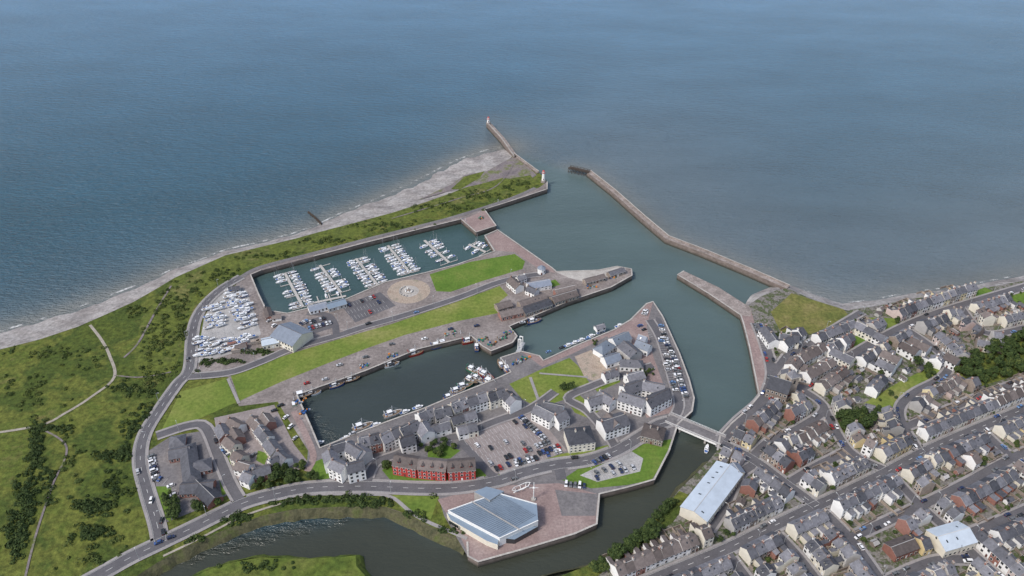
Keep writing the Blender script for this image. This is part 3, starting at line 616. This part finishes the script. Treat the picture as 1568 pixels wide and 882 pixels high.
mb=MB(); mb.box(0,0,0,6,6,15,'wall_stone'); mb.box(0,0,15,6.6,6.6,.5,'concrete'); mb.box(0,0,15.5,5.8,5.8,5,'slate',top=.02)
for a in range(4): mb.box(3*math.cos(a*1.57),3*math.sin(a*1.57),10.5,.2,1.4,3,'glass_dark',ang=a*1.57)
mb.obj('church_tower',(*P(1207,602),0),.3); OBB.append(obb(*P(1207,602),.3,8,8))
TWL=['wall_white']*9+['wall_cream']*5+['wall_grey']*5+['wall_stone']*3+['wall_brick']*2+['wall_pink','wall_yellow']
for q in [(1252,512,1308,490),(1268,530,1285,520),(1312,492,1358,515),(1275,532,1308,548),(1352,535,1380,548),(1345,548,1372,560),(1382,522,1408,536),(1172,498,1188,520),(1195,510,1225,515),(1200,522,1222,508),(1225,545,1262,525),(1235,570,1275,548),(1395,516,1425,530),(1450,540,1470,550)]:
    ridge(*q,9,5.6,2.8,['wall_white','wall_cream','wall_white','wall_white'],'slate' if R()<.6 else 'slate_brown',unit=7,name='terraced_house',chim=1)
town=PW([(1185,515),(1240,515),(1300,490),(1330,474),(1400,462),(1480,450),(1568,436),(1750,410),(1850,600),(1800,1000),(900,1000),(905,875),(970,845),(1015,815),(1060,790),(1110,705),(1112,670),(1150,640),(1172,615),(1180,560)])
AR=rc; AWD=rw
def free(o,marg=1.0):
    x,y,c,s,a,b=o
    for fx in (-1,0,1):
        for fy in (-1,-.33,.33,1):
            qx,qy=x+fx*a*c-fy*b*s,y+fx*a*s+fy*b*c
            if (np.hypot(AR[:,0]-qx,AR[:,1]-qy)<AWD/2+marg).any(): return False
    if not inpoly(x,y,town): return False
    for g_ in GW:
        if inpoly(x,y,g_): return False
    return not any(hit(o,p) for p in OBB)
nR=len(ROADS); t0=nR-len(TW)
for i in range(t0,nR):
    c,w,pv,_=ROADS[i]
    d=[0]
    for k in range(1,len(c)): d.append(d[-1]+math.dist(c[k-1],c[k]))
    cx=[p[0] for p in c]; cy=[p[1] for p in c]
    for sd in (1,-1):
        s=3.0; run=0
        while s<d[-1]-3:
            if run<=0: run=random.randint(5,12); base=U(5.0,6.2); rf='slate' if R()<.8 else 'slate_brown'; dd=U(7.5,9); st=2 if R()<.8 else 3; base+= (st-2)*2.0; cw=random.choice(TWL); dm=R()<.2; s+=U(0,2.5) if R()<.4 else 0
            uL=U(4.9,6.3); sm=s+uL/2
            x,y=np.interp(sm,d,cx),np.interp(sm,d,cy); x2,y2=np.interp(sm+1.5,d,cx),np.interp(sm+1.5,d,cy); x1,y1=np.interp(sm-1.5,d,cx),np.interp(sm-1.5,d,cy)
            an=math.atan2(y2-y1,x2-x1); off=sd*(w/2+1.9+dd/2)
            hx_,hy_=x-math.sin(an)*off,y+math.cos(an)*off; rot=an if sd>0 else an+math.pi
            o=obb(hx_,hy_,rot,uL-.15,dd)
            if free(o,.9):
                wl=cw if R()<.5 else random.choice(TWL); e=U(3,5) if R()<.75 else 0
                house(hx_,hy_,rot,uL,dd,base+U(-.3,.3),U(2.5,3.1),wl,rf,'terraced_house',chim=random.choice((1,1,2)),st=st,ends=False,ext=e,dorm=dm,sky=random.choice((0,0,1,2))); OBB.append(obb(hx_,hy_,rot,uL,dd))
                if e: 
                    OBB.append(obb(hx_-math.sin(rot)*(dd/2+e/2),hy_+math.cos(rot)*(dd/2+e/2),rot,uL,e))
                run-=1; s+=uL
            else: s+=2; run=0
xs=[p[0] for p in town]; ys=[p[1] for p in town]
cnt=0
for _ in range(8000):
    x,y=U(min(xs),500),U(min(ys),max(ys))
    if not inpoly(x,y,town): continue
    dd=np.hypot(AR[:,0]-x,AR[:,1]-y); k=int(dd.argmin()); k2=min(k+1,len(AR)-1)
    if rid[k2]!=rid[k]: k2=k; k-=1
    an=math.atan2(AR[k2][1]-AR[k][1],AR[k2][0]-AR[k][0])+(math.pi/2 if R()<.25 else 0)
    if R()<.5: L,D,h,r=U(9,22),U(6.5,8),U(4.8,5.8),2.6; nm='terraced_house'
    else: L,D,h,r=U(3,6),U(2.5,4),2.3,U(.8,1.3); nm='garden_shed'
    o=obb(x,y,an,L+.6,D+.6)
    if not free(o,2.2): continue
    if nm=='garden_shed': house(x,y,an,L,D,h,r,random.choice(['wall_stone','wall_brick','wall_grey','wall_white']),random.choice(['slate','slate_brown','wall_grey']),nm,chim=0,st=1); OBB.append(o)
    else:
        n=max(1,round(L/5.5))
        for i in range(n):
            t=(i+.5)/n-.5; house(x+math.cos(an)*t*L,y+math.sin(an)*t*L,an,L/n,D,h+U(-.1,.1),r,random.choice(TWL),'slate' if R()<.85 else 'slate_brown',nm,chim=1,ends=False,sky=random.choice((0,1)))
        OBB.append(o)
    cnt+=1
print('infill',cnt,'houses',len(OBB))
# ---------------------------------------------------------------- cars
def carmesh(col,kind=0):
    mb=MB(); p='car_paint_'+col; W=.88; zt=1.46 if kind==0 else 1.95
    prof=[(-2.1,.35),(-2.15,.75),(-1.95,.92),(-.95,.98),(1.75,.98),(2.1,.85),(2.15,.4)]
    n=len(prof); vs=[(x,-W,z) for x,z in prof]+[(x,W,z) for x,z in prof]
    mb.add(vs,[tuple(range(n)),tuple(range(2*n-1,n-1,-1))]+[(i,n+i,n+i+1,i+1) for i in range(n-1)]+[(n-1,2*n-1,n,0)],p)
    b=[(-1.1,.98),(1.85,.98)]; tt=[(-.35,zt),(1.35,zt)] if kind==0 else [(-.7,zt),(1.9,zt)]
    v=[(b[0][0],-.84,.98),(b[1][0],-.84,.98),(b[1][0],.84,.98),(b[0][0],.84,.98),(tt[0][0],-.66,zt),(tt[1][0],-.66,zt),(tt[1][0],.66,zt),(tt[0][0],.66,zt)]
    mb.add(v,[(0,1,5,4),(1,2,6,5),(2,3,7,6),(3,0,4,7)],'glass_dark'); mb.box((tt[0][0]+tt[1][0])/2,0,zt,tt[1][0]-tt[0][0]+.06,1.36,.05,p)
    for sx in (-1.3,1.3):
        for sy in (-.8,.8):
            vs=[]
            for yy in (sy-.12,sy+.12):
                for i in range(10): a=i/10*6.283; vs.append((sx+.33*math.cos(a),yy,.33+.33*math.sin(a)))
            mb.add(vs,[(i,(i+1)%10,10+(i+1)%10,10+i) for i in range(10)]+[tuple(range(9,-1,-1)),tuple(range(10,20))],'rubber')
    for sy in (-.6,.6): mb.box(-2.13,sy,.62,.08,.35,.16,'lantern'); mb.box(2.12,sy,.65,.08,.3,.16,'red_paint')
    return mb.mesh('car_'+col)
CM=[carmesh(k) for k in CARC]+[carmesh('silver'),carmesh('black'),carmesh('white',1),carmesh('grey')]
CARP=[]
def car(x,y,a,name='parked_car'):
    for q in CARP:
        if abs(q[0]-x)+abs(q[1]-y)<2.0: return
    CARP.append((x,y)); inst(random.choice(CM),name,(x,y,ZR+.004),a+(math.pi if R()<.5 else 0)+U(-.03,.03),U(.95,1.08))
mbl=MB()
def bays(u1,v1,u2,v2,prob=.85,sp=2.6,lines=True):
    a=P(u1,v1);b=P(u2,v2); L=math.dist(a,b); an=math.atan2(b[1]-a[1],b[0]-a[0]); n=int(L/sp)
    for i in range(n+1):
        t=i*sp; x,y=a[0]+math.cos(an)*t,a[1]+math.sin(an)*t
        if lines:
            lx,ly=x-math.cos(an)*sp/2,y-math.sin(an)*sp/2; ax,ay=-math.sin(an)*2.4,math.cos(an)*2.4
            ribbon(mbl,[(lx-ax,ly-ay),(lx+ax,ly+ay)],.12,ZR+.002,'road_paint')
        if R()<prob: car(x,y,an+math.pi/2)
for k in range(6):
    x1,y1=716+k/5*44,677+k/5*42; x2,y2=812+k/5*45,638+k/5*46
    bays(x1,y1,x2,y2,[.08,.12,.3,.15,.5,.6][k])
bays(790,712,862,690,.8); bays(798,640,852,690,.8)
for q in [(530,470,580,453,.3),(536,478,592,460,.2),(542,487,600,468,.2),(470,496,498,488,.9),(474,504,506,495,.7),(1012,500,1022,530,.7),(1024,530,1040,572,.95),(1034,565,1050,608,.95),(1012,520,1024,560,.6),(1020,560,1035,600,.5),(860,742,900,746,.85),(908,728,960,706,.35),(914,733,972,716,.5),(232,700,240,740,.9),(262,745,275,790,.5),(245,735,262,740,.7),(980,500,1000,520,.3),(470,492,456,500,.5),(985,485,990,475,.5),(905,712,940,695,.7),(1160,500,1170,540,.3),(375,690,392,700,.6),(340,682,352,700,.5),(590,690,640,678,.4)]:
    bays(*q[:4],q[4],lines=q[4]<.8)
mbl.obj('parking_bay_lines')
for i,(c,w,pv,_) in enumerate(ROADS):
    pr=.2 if i>=t0 else .03
    ns=normals(c)
    for k in range(2,len(c)-2,2):
        for sd in (1,-1):
            if R()<pr:
                a=math.atan2(c[k+1][1]-c[k-1][1],c[k+1][0]-c[k-1][0]); o=sd*(w/2-1.05)
                if not(pv): continue
                oth=rid!=i; x,y=c[k][0]+ns[k][0]*o,c[k][1]+ns[k][1]*o
                if (np.hypot(rc[oth][:,0]-x,rc[oth][:,1]-y)<rw[oth]/2+1).any(): continue
                car(x,y,a,'parked_car' if i>=t0 else 'car')
for u,v,a in [(243,832,.5),(262,824,.5),(232,768,1.7),(248,798,1.7),(880,702,.2),(1130,690,-.5),(600,560,.3),(520,560,.4),(498,582,.4),(420,630,.4),(438,640,1),(445,655,1),(470,588,.4),(845,470,.4),(870,445,.3),(905,430,.2),(915,425,.2),(925,430,.2),(800,495,.3),(600,528,.3),(430,622,.4),(452,672,1),(560,548,.3),(650,520,.3),(690,505,.3),(730,500,.3),(540,665,.5),(840,540,.5),(860,534,.5),(900,520,.4),(420,500,1),(412,492,1)]:
    car(*P(u,v),a)
# ---------------------------------------------------------------- boats
def hull(mb,L,B,fb,mat,deck,dr=.6):
    st=[(-.5,.72,.0),(-.3,.92,.0),(0,1,.0),(.22,.86,.06),(.38,.52,.14),(.5,.03,.25)]; top=[];bot=[]
    for t,b,s in st:
        top.append([(t*L,-b*B/2,fb*(1+s)),(t*L,b*B/2,fb*(1+s))]); bot.append([(t*L*.92,-b*B*.36,-.3),(t*L*.92,b*B*.36,-.3)])
    vs=[];
    for a,b in zip(top,bot): vs+=[a[0],a[1],b[0],b[1]]
    fs=[]
    for i in range(5):
        o=4*i; fs+=[(o,o+2,o+6,o+4),(o+1,o+5,o+7,o+3)]
    fs.append((0,1,3,2)); mb.add(vs,fs,mat)
    d=[]
    for a in top: d+=[(a[0][0]*.97,a[0][1]*.9,a[0][2]-.12),(a[1][0]*.97,a[1][1]*.9,a[1][2]-.12)]
    mb.add(d,[(2*i,2*i+2,2*i+3,2*i+1) for i in range(5)],deck)
    g=[]
    for a,i in zip(top,range(6)): g+=[a[0],d[2*i],a[1],d[2*i+1]]
    mb.add(g,[(4*i,4*i+4,4*i+5,4*i+1) for i in range(5)]+[(4*i+2,4*i+3,4*i+7,4*i+6) for i in range(5)],mat)
def yacht(hm,cover):
    mb=MB(); hull(mb,9.5,3,1.0,hm,'hull_white'); mb.box(.8,0,.88,3.8,1.7,.5,'hull_white',top=.8); mb.box(1,0,1.0,3.0,1.66,.2,'glass_dark',top=.97)
    mb.box(-2.6,0,.9,2.2,1.6,.12,'deck_wood'); mb.beam((.9,0,1.2),(.9,0,12.5),.15,'galvanised'); mb.beam((.9,0,2.1),(-3,0,2.0),.15,'lantern'); mb.beam((.6,0,2.25),(-2.8,0,2.15),.34,cover)
    mb.beam((.9,-.9,8),(.9,.9,8),.08,'galvanised'); mb.beam((4.7,0,1.2),(.9,0,12.2),.04,'galvanised'); mb.beam((-4.5,0,1.1),(.9,0,12.3),.04,'galvanised')
    return mb.mesh('yacht')
def cruiser():
    mb=MB(); hull(mb,8.5,3,1.1,'hull_white','hull_white'); mb.box(.4,0,1.0,3.8,2.3,1.1,'hull_white',top=.82); mb.box(.4,0,1.45,3.75,2.2,.4,'glass_dark',top=.93); mb.box(.1,0,2.1,2.4,1.9,.25,'hull_white')
    mb.box(-2.9,0,1.0,1.8,2.0,.15,'rope_blue'); mb.beam((-.8,-.9,2.2),(-.8,-.9,3.2),.1,'lantern'); mb.beam((-.8,.9,2.2),(-.8,.9,3.2),.1,'lantern'); mb.beam((-.8,-.9,3.2),(-.8,.9,3.2),.12,'lantern')
    return mb.mesh('motor_boat')
def trawler(hm,wh='hull_white'):
    mb=MB(); hull(mb,13,4.6,2.0,hm,'deck_wood'); mb.box(-2.2,0,1.9,3.2,2.6,2.6,wh,top=.92); mb.box(-2.2,0,3.4,3.15,2.56,.65,'glass_dark',top=.98); mb.box(-2.2,0,4.5,3.4,2.8,.15,wh)
    mb.box(1.5,0,1.9,1.8,1.6,.7,'galvanised'); mb.box(3.8,0,2.1,1.2,1.2,.6,'deck_wood'); mb.beam((-.2,0,2),(-.2,0,8.5),.22,'hull_white'); mb.beam((-.2,0,7),(3.5,0,4.5),.15,'galvanised')
    for s in (-1,1): mb.beam((-5.6,s*1.6,2),(-5.6,s*1.2,5.4),.22,hm)
    mb.beam((-5.6,-1.3,5.4),(-5.6,1.3,5.4),.22,hm); mb.beam((-5.6,0,5.4),(-.2,0,8),.06,'galvanised'); mb.beam((6.2,0,2.4),(-.2,0,8.3),.06,'galvanised'); mb.cyl(-4.6,0,2,.5,.5,1.4,8,'rope_blue')
    for k in range(5): mb.box(-4.6+U(-.5,.5),U(-1.2,1.2),2,.7,.5,.4,random.choice(['orange','rope_blue','hull_white','hull_white']))
    return mb.mesh('fishing_trawler')
YM=[yacht('hull_white','rope_blue'),yacht('hull_white','rubber'),yacht('hull_blue','hull_white'),yacht('hull_white','hull_white')]; CR=cruiser()
TM=[trawler('hull_blue'),trawler('hull_red'),trawler('hull_black'),trawler('hull_green'),trawler('hull_white')]
def berth(u1,v1,u2,v2,prob,dens=4.6,sc=1.0):
    a=P(u1,v1,WZ+.5);b=P(u2,v2,WZ+.5); L=math.dist(a,b); an=math.atan2(b[1]-a[1],b[0]-a[0]); mb=MB()
    mb.box(L/2,0,0,L,2.2,.5,'pontoon_deck'); n=int(L/dens)
    for i in range(n+1):
        for sd in (1,-1):
            if i%2==0: mb.box(i*dens,sd*4.6,0,.8,7.2,.4,'pontoon_deck')
            if i%4==0: mb.cyl(i*dens+.6,sd*8,-4,.22,.22,7,6,'galvanised')
            if i<n and R()<prob:
                lx,ly=i*dens+dens*.5,sd*5.8; x=a[0]+lx*math.cos(an)-ly*math.sin(an); y=a[1]+lx*math.sin(an)+ly*math.cos(an)
                k=R(); me_,nm=(random.choice(YM),'yacht') if k<.62 else (CR,'motor_boat')
                inst(me_,nm,(x,y,WZ),an+sd*math.pi/2+(math.pi if R()<.5 else 0),U(.75,1.1)*sc)
    mb.obj('pontoon',(a[0],a[1],WZ+.15),an)
berth(464,470,436,418,.8); berth(522,448,490,406,.7); berth(578,436,545,396,.75); berth(628,418,594,376,.85); berth(688,402,650,368,.6); berth(744,386,718,374,.6)
berth(470,466,530,453,.3,sc=.8)
def boat(me_,nm,u,v,a,z=WZ,s=1): inst(me_,nm,(*P(u,v,z),z),a,s)
for u,v,a,k in [(516,592,.5,0),(600,560,.4,4),(637,543,.45,1),(672,532,.45,0),(682,528,.45,4),(706,519,.45,3),(730,532,1.6,0),(738,574,-.6,2),(745,578,-.6,1),(732,583,-.6,4),(725,570,-.6,3),(752,590,-.6,0),(766,560,1.9,2),(774,566,1.9,0),(702,600,.45,4),(602,636,.5,4),(556,656,.5,4),(462,642,1.9,0),(466,608,.4,2),(818,494,.4,0),(763,316,.3,2),(713,345,-.9,0),(712,594,.45,3),(452,622,1.9,3),(540,583,.45,2),(720,524,.4,1),(690,610,.45,0),(480,604,.4,4),(722,585,-.6,2)]:
    boat(TM[k],'fishing_trawler',u,v,a,s=U(.8,1.15))
for u,v,a in [(870,530,.45),(880,526,.45),(890,522,.45),(905,516,.45),(920,510,.45),(948,500,.5),(1082,688,1.2),(488,680,.5),(470,660,1.9),(620,632,.45),(640,625,.45),(575,652,.5),(660,534,.45),(530,672,.45)]: boat(CR,'motor_boat',u,v,a,s=.9)
def yard(n,poly,sm=True):
    pw=PW(poly); xs=[p[0] for p in pw]; ys=[p[1] for p in pw]; k=0; pl=[]
    for _ in range(3000):
        if k>=n: break
        x,y=U(min(xs),max(xs)),U(min(ys),max(ys))
        if not inpoly(x,y,pw) or any(math.hypot(x-a,y-b)<4.3 for a,b in pl): continue
        pl.append((x,y)); k+=1; a=random.choice((.45,.45,.5,3.6,.5))+U(-.1,.1); 
        q=R(); me_,nm=(random.choice(YM),'yacht') if q<.5 else (CR,'motor_boat'); s=U(.6,1.)
        o=inst(me_,nm,(x,y,1.3),a,s); 
        mb=MB()
        for dx in (-2,1.6):
            for sy in (-1,1): mb.beam((dx*s,sy*1.4*s,-1.3),(dx*s,sy*.8*s,.2),.16,'galvanised')
            mb.beam((dx*s,-1.4*s,-1.2),(dx*s,1.4*s,-1.2),.18,'galvanised')
        mb.obj('boat_cradle',(x,y,1.3),a)
yard(30,[(350,446),(372,447),(386,478),(392,500),(372,505),(352,470)]); yard(16,[(318,470),(340,465),(345,500),(318,505)]); yard(24,[(304,520),(350,520),(385,515),(385,522),(350,540),(305,548)])
for i in range(6):
    x,y=P(U(345,400),U(522,540)); mb=MB(); mb.box(0,0,0,6,2.4,2.5,random.choice(['wall_brick','wall_grey','wall_cream','wall_stone'])); 
    for k in range(10): mb.box(-2.7+k*.6,0,0.1,.15,2.5,2.35,'galvanised')
    mb.obj('shipping_container',(x,y,ZR),U(.2,.6))
# fishing gear on the quays
for u,v in [(740,520),(755,527),(770,518),(560,560),(600,545),(690,512),(790,555),(805,548),(855,460),(905,440),(870,452),(935,425),(735,335),(460,615),(466,632),(780,510)]:
    x,y=P(u,v); mb=MB()
    for k in range(9):
        q=(U(-4,4),U(-2,2)); s=U(.7,1.3); mb.box(*q,0,s*1.2,s,s*U(.5,1.1),random.choice(['timber_dark','hull_green','rope_blue','orange','galvanised','deck_wood']),top=.9,ang=U(0,3))
    for k in range(3): mb.cyl(U(-4,4),U(-2,2),0,.8,.5,.5,8,random.choice(['hull_green','rope_blue','rubber']))
    mb.obj('fishing_gear_stack',(x,y,.4),.4)
# ---------------------------------------------------------------- trees
def leaves(mb,cx,cy,cz,rx,ry,rz,n,mats,sz):
    for i in range(n):
        th=U(0,6.283); ph=math.acos(U(-.35,1)); rr=U(.72,1.05)
        x=cx+rx*rr*math.sin(ph)*math.cos(th); y=cy+ry*rr*math.sin(ph)*math.sin(th); z=cz+rz*rr*math.cos(ph)
        s=sz*U(.6,1.4); nrm=Vector((x-cx+U(-1,1)*rx*.6,y-cy+U(-1,1)*ry*.6,(z-cz)+rz*.5+U(-.5,1)*rz*.4)).normalized()
        a=nrm.orthogonal().normalized(); b=nrm.cross(a); t=U(0,3); a2=a*math.cos(t)+b*math.sin(t); b2=nrm.cross(a2); c=Vector((x,y,z))
        mb.quad(c-a2*s-b2*s*.6,c+a2*s-b2*s*.8,c+a2*s*.8+b2*s,c-a2*s*.7+b2*s*.7,random.choice(mats))
def treemesh(h,r,mats):
    mb=MB(); mb.cyl(0,0,0,.28,.16,h*.5,7,'bark')
    for k in range(7):
        a=k*.9+U(0,.4); rr=r*U(.35,.7); z=h*U(.5,.85); p=(rr*math.cos(a),rr*math.sin(a),z); mb.beam((0,0,h*U(.3,.45)),p,.14,'bark')
        leaves(mb,*p,r*U(.35,.5),r*U(.35,.5),r*U(.3,.45),60,mats,.38)
    leaves(mb,0,0,h*.8,r*.5,r*.5,r*.5,90,mats,.4); return mb.mesh('tree')
TR=[treemesh(8,3.6,['leaf_dark','leaf_mid','leaf_dark']),treemesh(6.5,3,['leaf_mid','leaf_light','leaf_dark']),treemesh(9,4,['leaf_dark','leaf_dark','leaf_mid']),treemesh(5,2.4,['leaf_mid','leaf_dark'])]
def tree(x,y,s=1): inst(random.choice(TR),'tree',(x,y,0),U(0,6),s*U(.7,1.15))
def fill(poly,n,s=1,lst=None):
    pw=PW(poly); xs=[p[0] for p in pw]; ys=[p[1] for p in pw]; k=0
    for _ in range(n*20):
        if k>=n: break
        x,y=U(min(xs),max(xs)),U(min(ys),max(ys))
        if inpoly(x,y,pw) and not (np.hypot(rc[:,0]-x,rc[:,1]-y)<rw/2+1.5).any() and not any(math.hypot(x-o[0],y-o[1])<max(o[4],o[5])*.8+1 for o in OBB): tree(x,y,s); k+=1
fill([(1452,562),(1520,530),(1640,492),(1640,550),(1500,590),(1462,588)],110,1.1); fill([(1280,640),(1345,632),(1325,660),(1280,675),(1262,660)],34,.95); fill([(1395,560),(1430,556),(1445,570),(1420,585)],8,.8)
fill([(905,872),(960,842),(1000,802),(1015,808),(1000,825),(960,852),(915,885)],55,.9); fill([(1000,798),(1040,752),(1050,758),(1020,800)],14,.7)
fill([(392,735),(430,718),(475,712),(490,735),(430,748),(390,756)],36,.75); fill([(248,755),(262,750),(280,790),(262,800)],14,.7); fill([(300,768),(330,760),(340,772),(300,785)],10,.7)
fill([(590,700),(600,694),(596,715),(585,720)],5,.6); fill([(640,680),(680,668),(700,678),(690,698),(655,700)],14,.7); fill([(845,600),(870,590),(880,600),(860,612)],5,.6)
fill([(950,570),(1000,555),(1005,575),(960,590)],10,.5); fill([(905,520),(915,515),(920,528),(908,532)],4,.5); fill([(340,700),(356,740),(345,745),(335,715)],6,.6); fill([(1085,790),(1095,783),(1100,803),(1085,810)],3,.6)
fill([(1185,515),(1568,440),(1568,882),(950,882),(1060,790),(1110,705),(1112,670),(1150,640)],110,.5)
def scrub(blobs,name='scrub',mset=None):
    mb=MB()
    for u,v,su,sv,n in blobs:
        for _ in range(n):
            x,y=P(u+random.gauss(0,su),v+random.gauss(0,sv))
            if (np.hypot(rc[:,0]-x,rc[:,1]-y)<rw/2+1.5).any() or not inpoly(x,y,land1): continue
            r=U(.8,2.4); mt=random.choice(mset or [['leaf_dark','leaf_mid'],['leaf_mid','leaf_dark'],['leaf_dark']]); leaves(mb,x,y,r*.2,r*U(.8,1.5),r*U(.8,1.3),r*.7,int(24+r*12),mt,.38)
    mb.obj(name)
scrub([(145,775,10,8,70),(55,690,6,20,90),(40,760,8,18,90),(25,820,9,18,90),(140,815,18,6,40),(75,740,5,18,30),(205,655,7,12,45),(165,700,14,5,35),(195,595,25,4,30),(75,655,18,3,30),(175,745,14,14,30),(225,640,4,10,25),(190,690,5,8,30)])
LM_=[['leaf_mid','leaf_light'],['leaf_light','leaf_mid','leaf_light'],['leaf_mid']]
scrub([(280,510,4,8,20),(240,580,10,8,20),(60,540,40,6,25),(120,550,20,10,15),(215,600,20,5,20),(250,520,14,30,50),(270,470,12,16,40),(230,520,10,30,30),(50,600,30,20,30),(110,700,10,25,20),(150,850,20,15,20)],'low_scrub',LM_)
scrub([(340,420,20,4,30),(420,392,30,3,35),(500,370,30,3,35),(600,345,40,4,50),(680,318,30,4,40),(740,300,25,4,40),(790,285,12,4,30),(250,455,8,8,15),(300,440,12,8,20),(205,475,10,5,10)],'dune_scrub',LM_+[['leaf_dark','leaf_mid']])
scrub([(530,764,40,3,45),(440,768,25,3,30),(360,795,25,4,30),(290,825,20,4,20),(620,790,18,4,30),(680,812,18,3,20),(560,770,30,3,30)],'riverside_scrub')
scrub([(310,555,12,3,20),(345,553,16,2,30),(395,540,12,2,20),(300,570,8,3,15)],'hedge')
mb=MB()
for _ in range(26):
    x,y=P(random.gauss(400,30),random.gauss(868,5)); r=U(.7,1.8)
    if inpoly(x,y,isl): leaves(mb,x,y,r*.3,r,r,r*.7,40,['leaf_dark','leaf_mid'],.35)
mb.obj('island_scrub')
# ---------------------------------------------------------------- lamps
mb=MB(); mb.cyl(0,0,0,.14,.09,8,8,'galvanised'); mb.beam((0,0,7.9),(1.4,0,8.3),.1,'galvanised'); mb.box(1.6,0,8.2,.8,.3,.14,'lantern'); mb.box(0,0,0,.3,.3,1.1,'galvanised'); LM=mb.mesh('street_lamp')
for i,(c,w,pv,_) in enumerate(ROADS):
    if w<4.6: continue
    ns=normals(c)
    for k in range(4,len(c)-2,11):
        sd=1 if (k//11)%2 else -1; x,y=c[k][0]+ns[k][0]*sd*(w/2+.5),c[k][1]+ns[k][1]*sd*(w/2+.5)
        if (np.hypot(rc[:,0]-x,rc[:,1]-y)<rw/2+.2).any(): continue
        inst(LM,'street_lamp',(x,y,0),math.atan2(-ns[k][1]*sd,-ns[k][0]*sd))
# ---------------------------------------------------------------- light, sky, camera
w=bpy.data.worlds.new('World'); sc.world=w; w.use_nodes=True; nt=w.node_tree
sk=N(nt,'ShaderNodeTexSky',sky_type='NISHITA'); sk.sun_disc=False; EL=math.radians(50); AZ=math.radians(232); sk.sun_elevation=EL; sk.sun_rotation=AZ; sk.dust_density=2.2; sk.air_density=1.0
hs=N(nt,'ShaderNodeHueSaturation'); hs.inputs['Saturation'].default_value=.85; hs.inputs['Value'].default_value=1.32; nt.links.new(sk.outputs[0],hs.inputs['Color'])
bg=nt.nodes['Background']; nt.links.new(hs.outputs[0],bg.inputs[0]); bg.inputs[1].default_value=.15
sd=Vector((math.sin(AZ)*math.cos(EL),math.cos(AZ)*math.cos(EL),math.sin(EL)))
li=bpy.data.lights.new('sun','SUN'); li.energy=2.5; li.angle=math.radians(9); li.color=(1,.94,.86); lo=bpy.data.objects.new('sun',li); lo.rotation_euler=(-sd).to_track_quat('-Z','Y').to_euler(); COL.objects.link(lo)
cd=bpy.data.cameras.new('camera'); co=bpy.data.objects.new('camera',cd); COL.objects.link(co); co.location=(0,0,H); co.rotation_euler=(math.radians(56),0,0)
cd.sensor_width=36; cd.lens=36*FP/1568; cd.clip_start=1; cd.clip_end=60000; sc.camera=co
sc.view_settings.view_transform='Standard'; sc.view_settings.look='None'; sc.view_settings.exposure=0
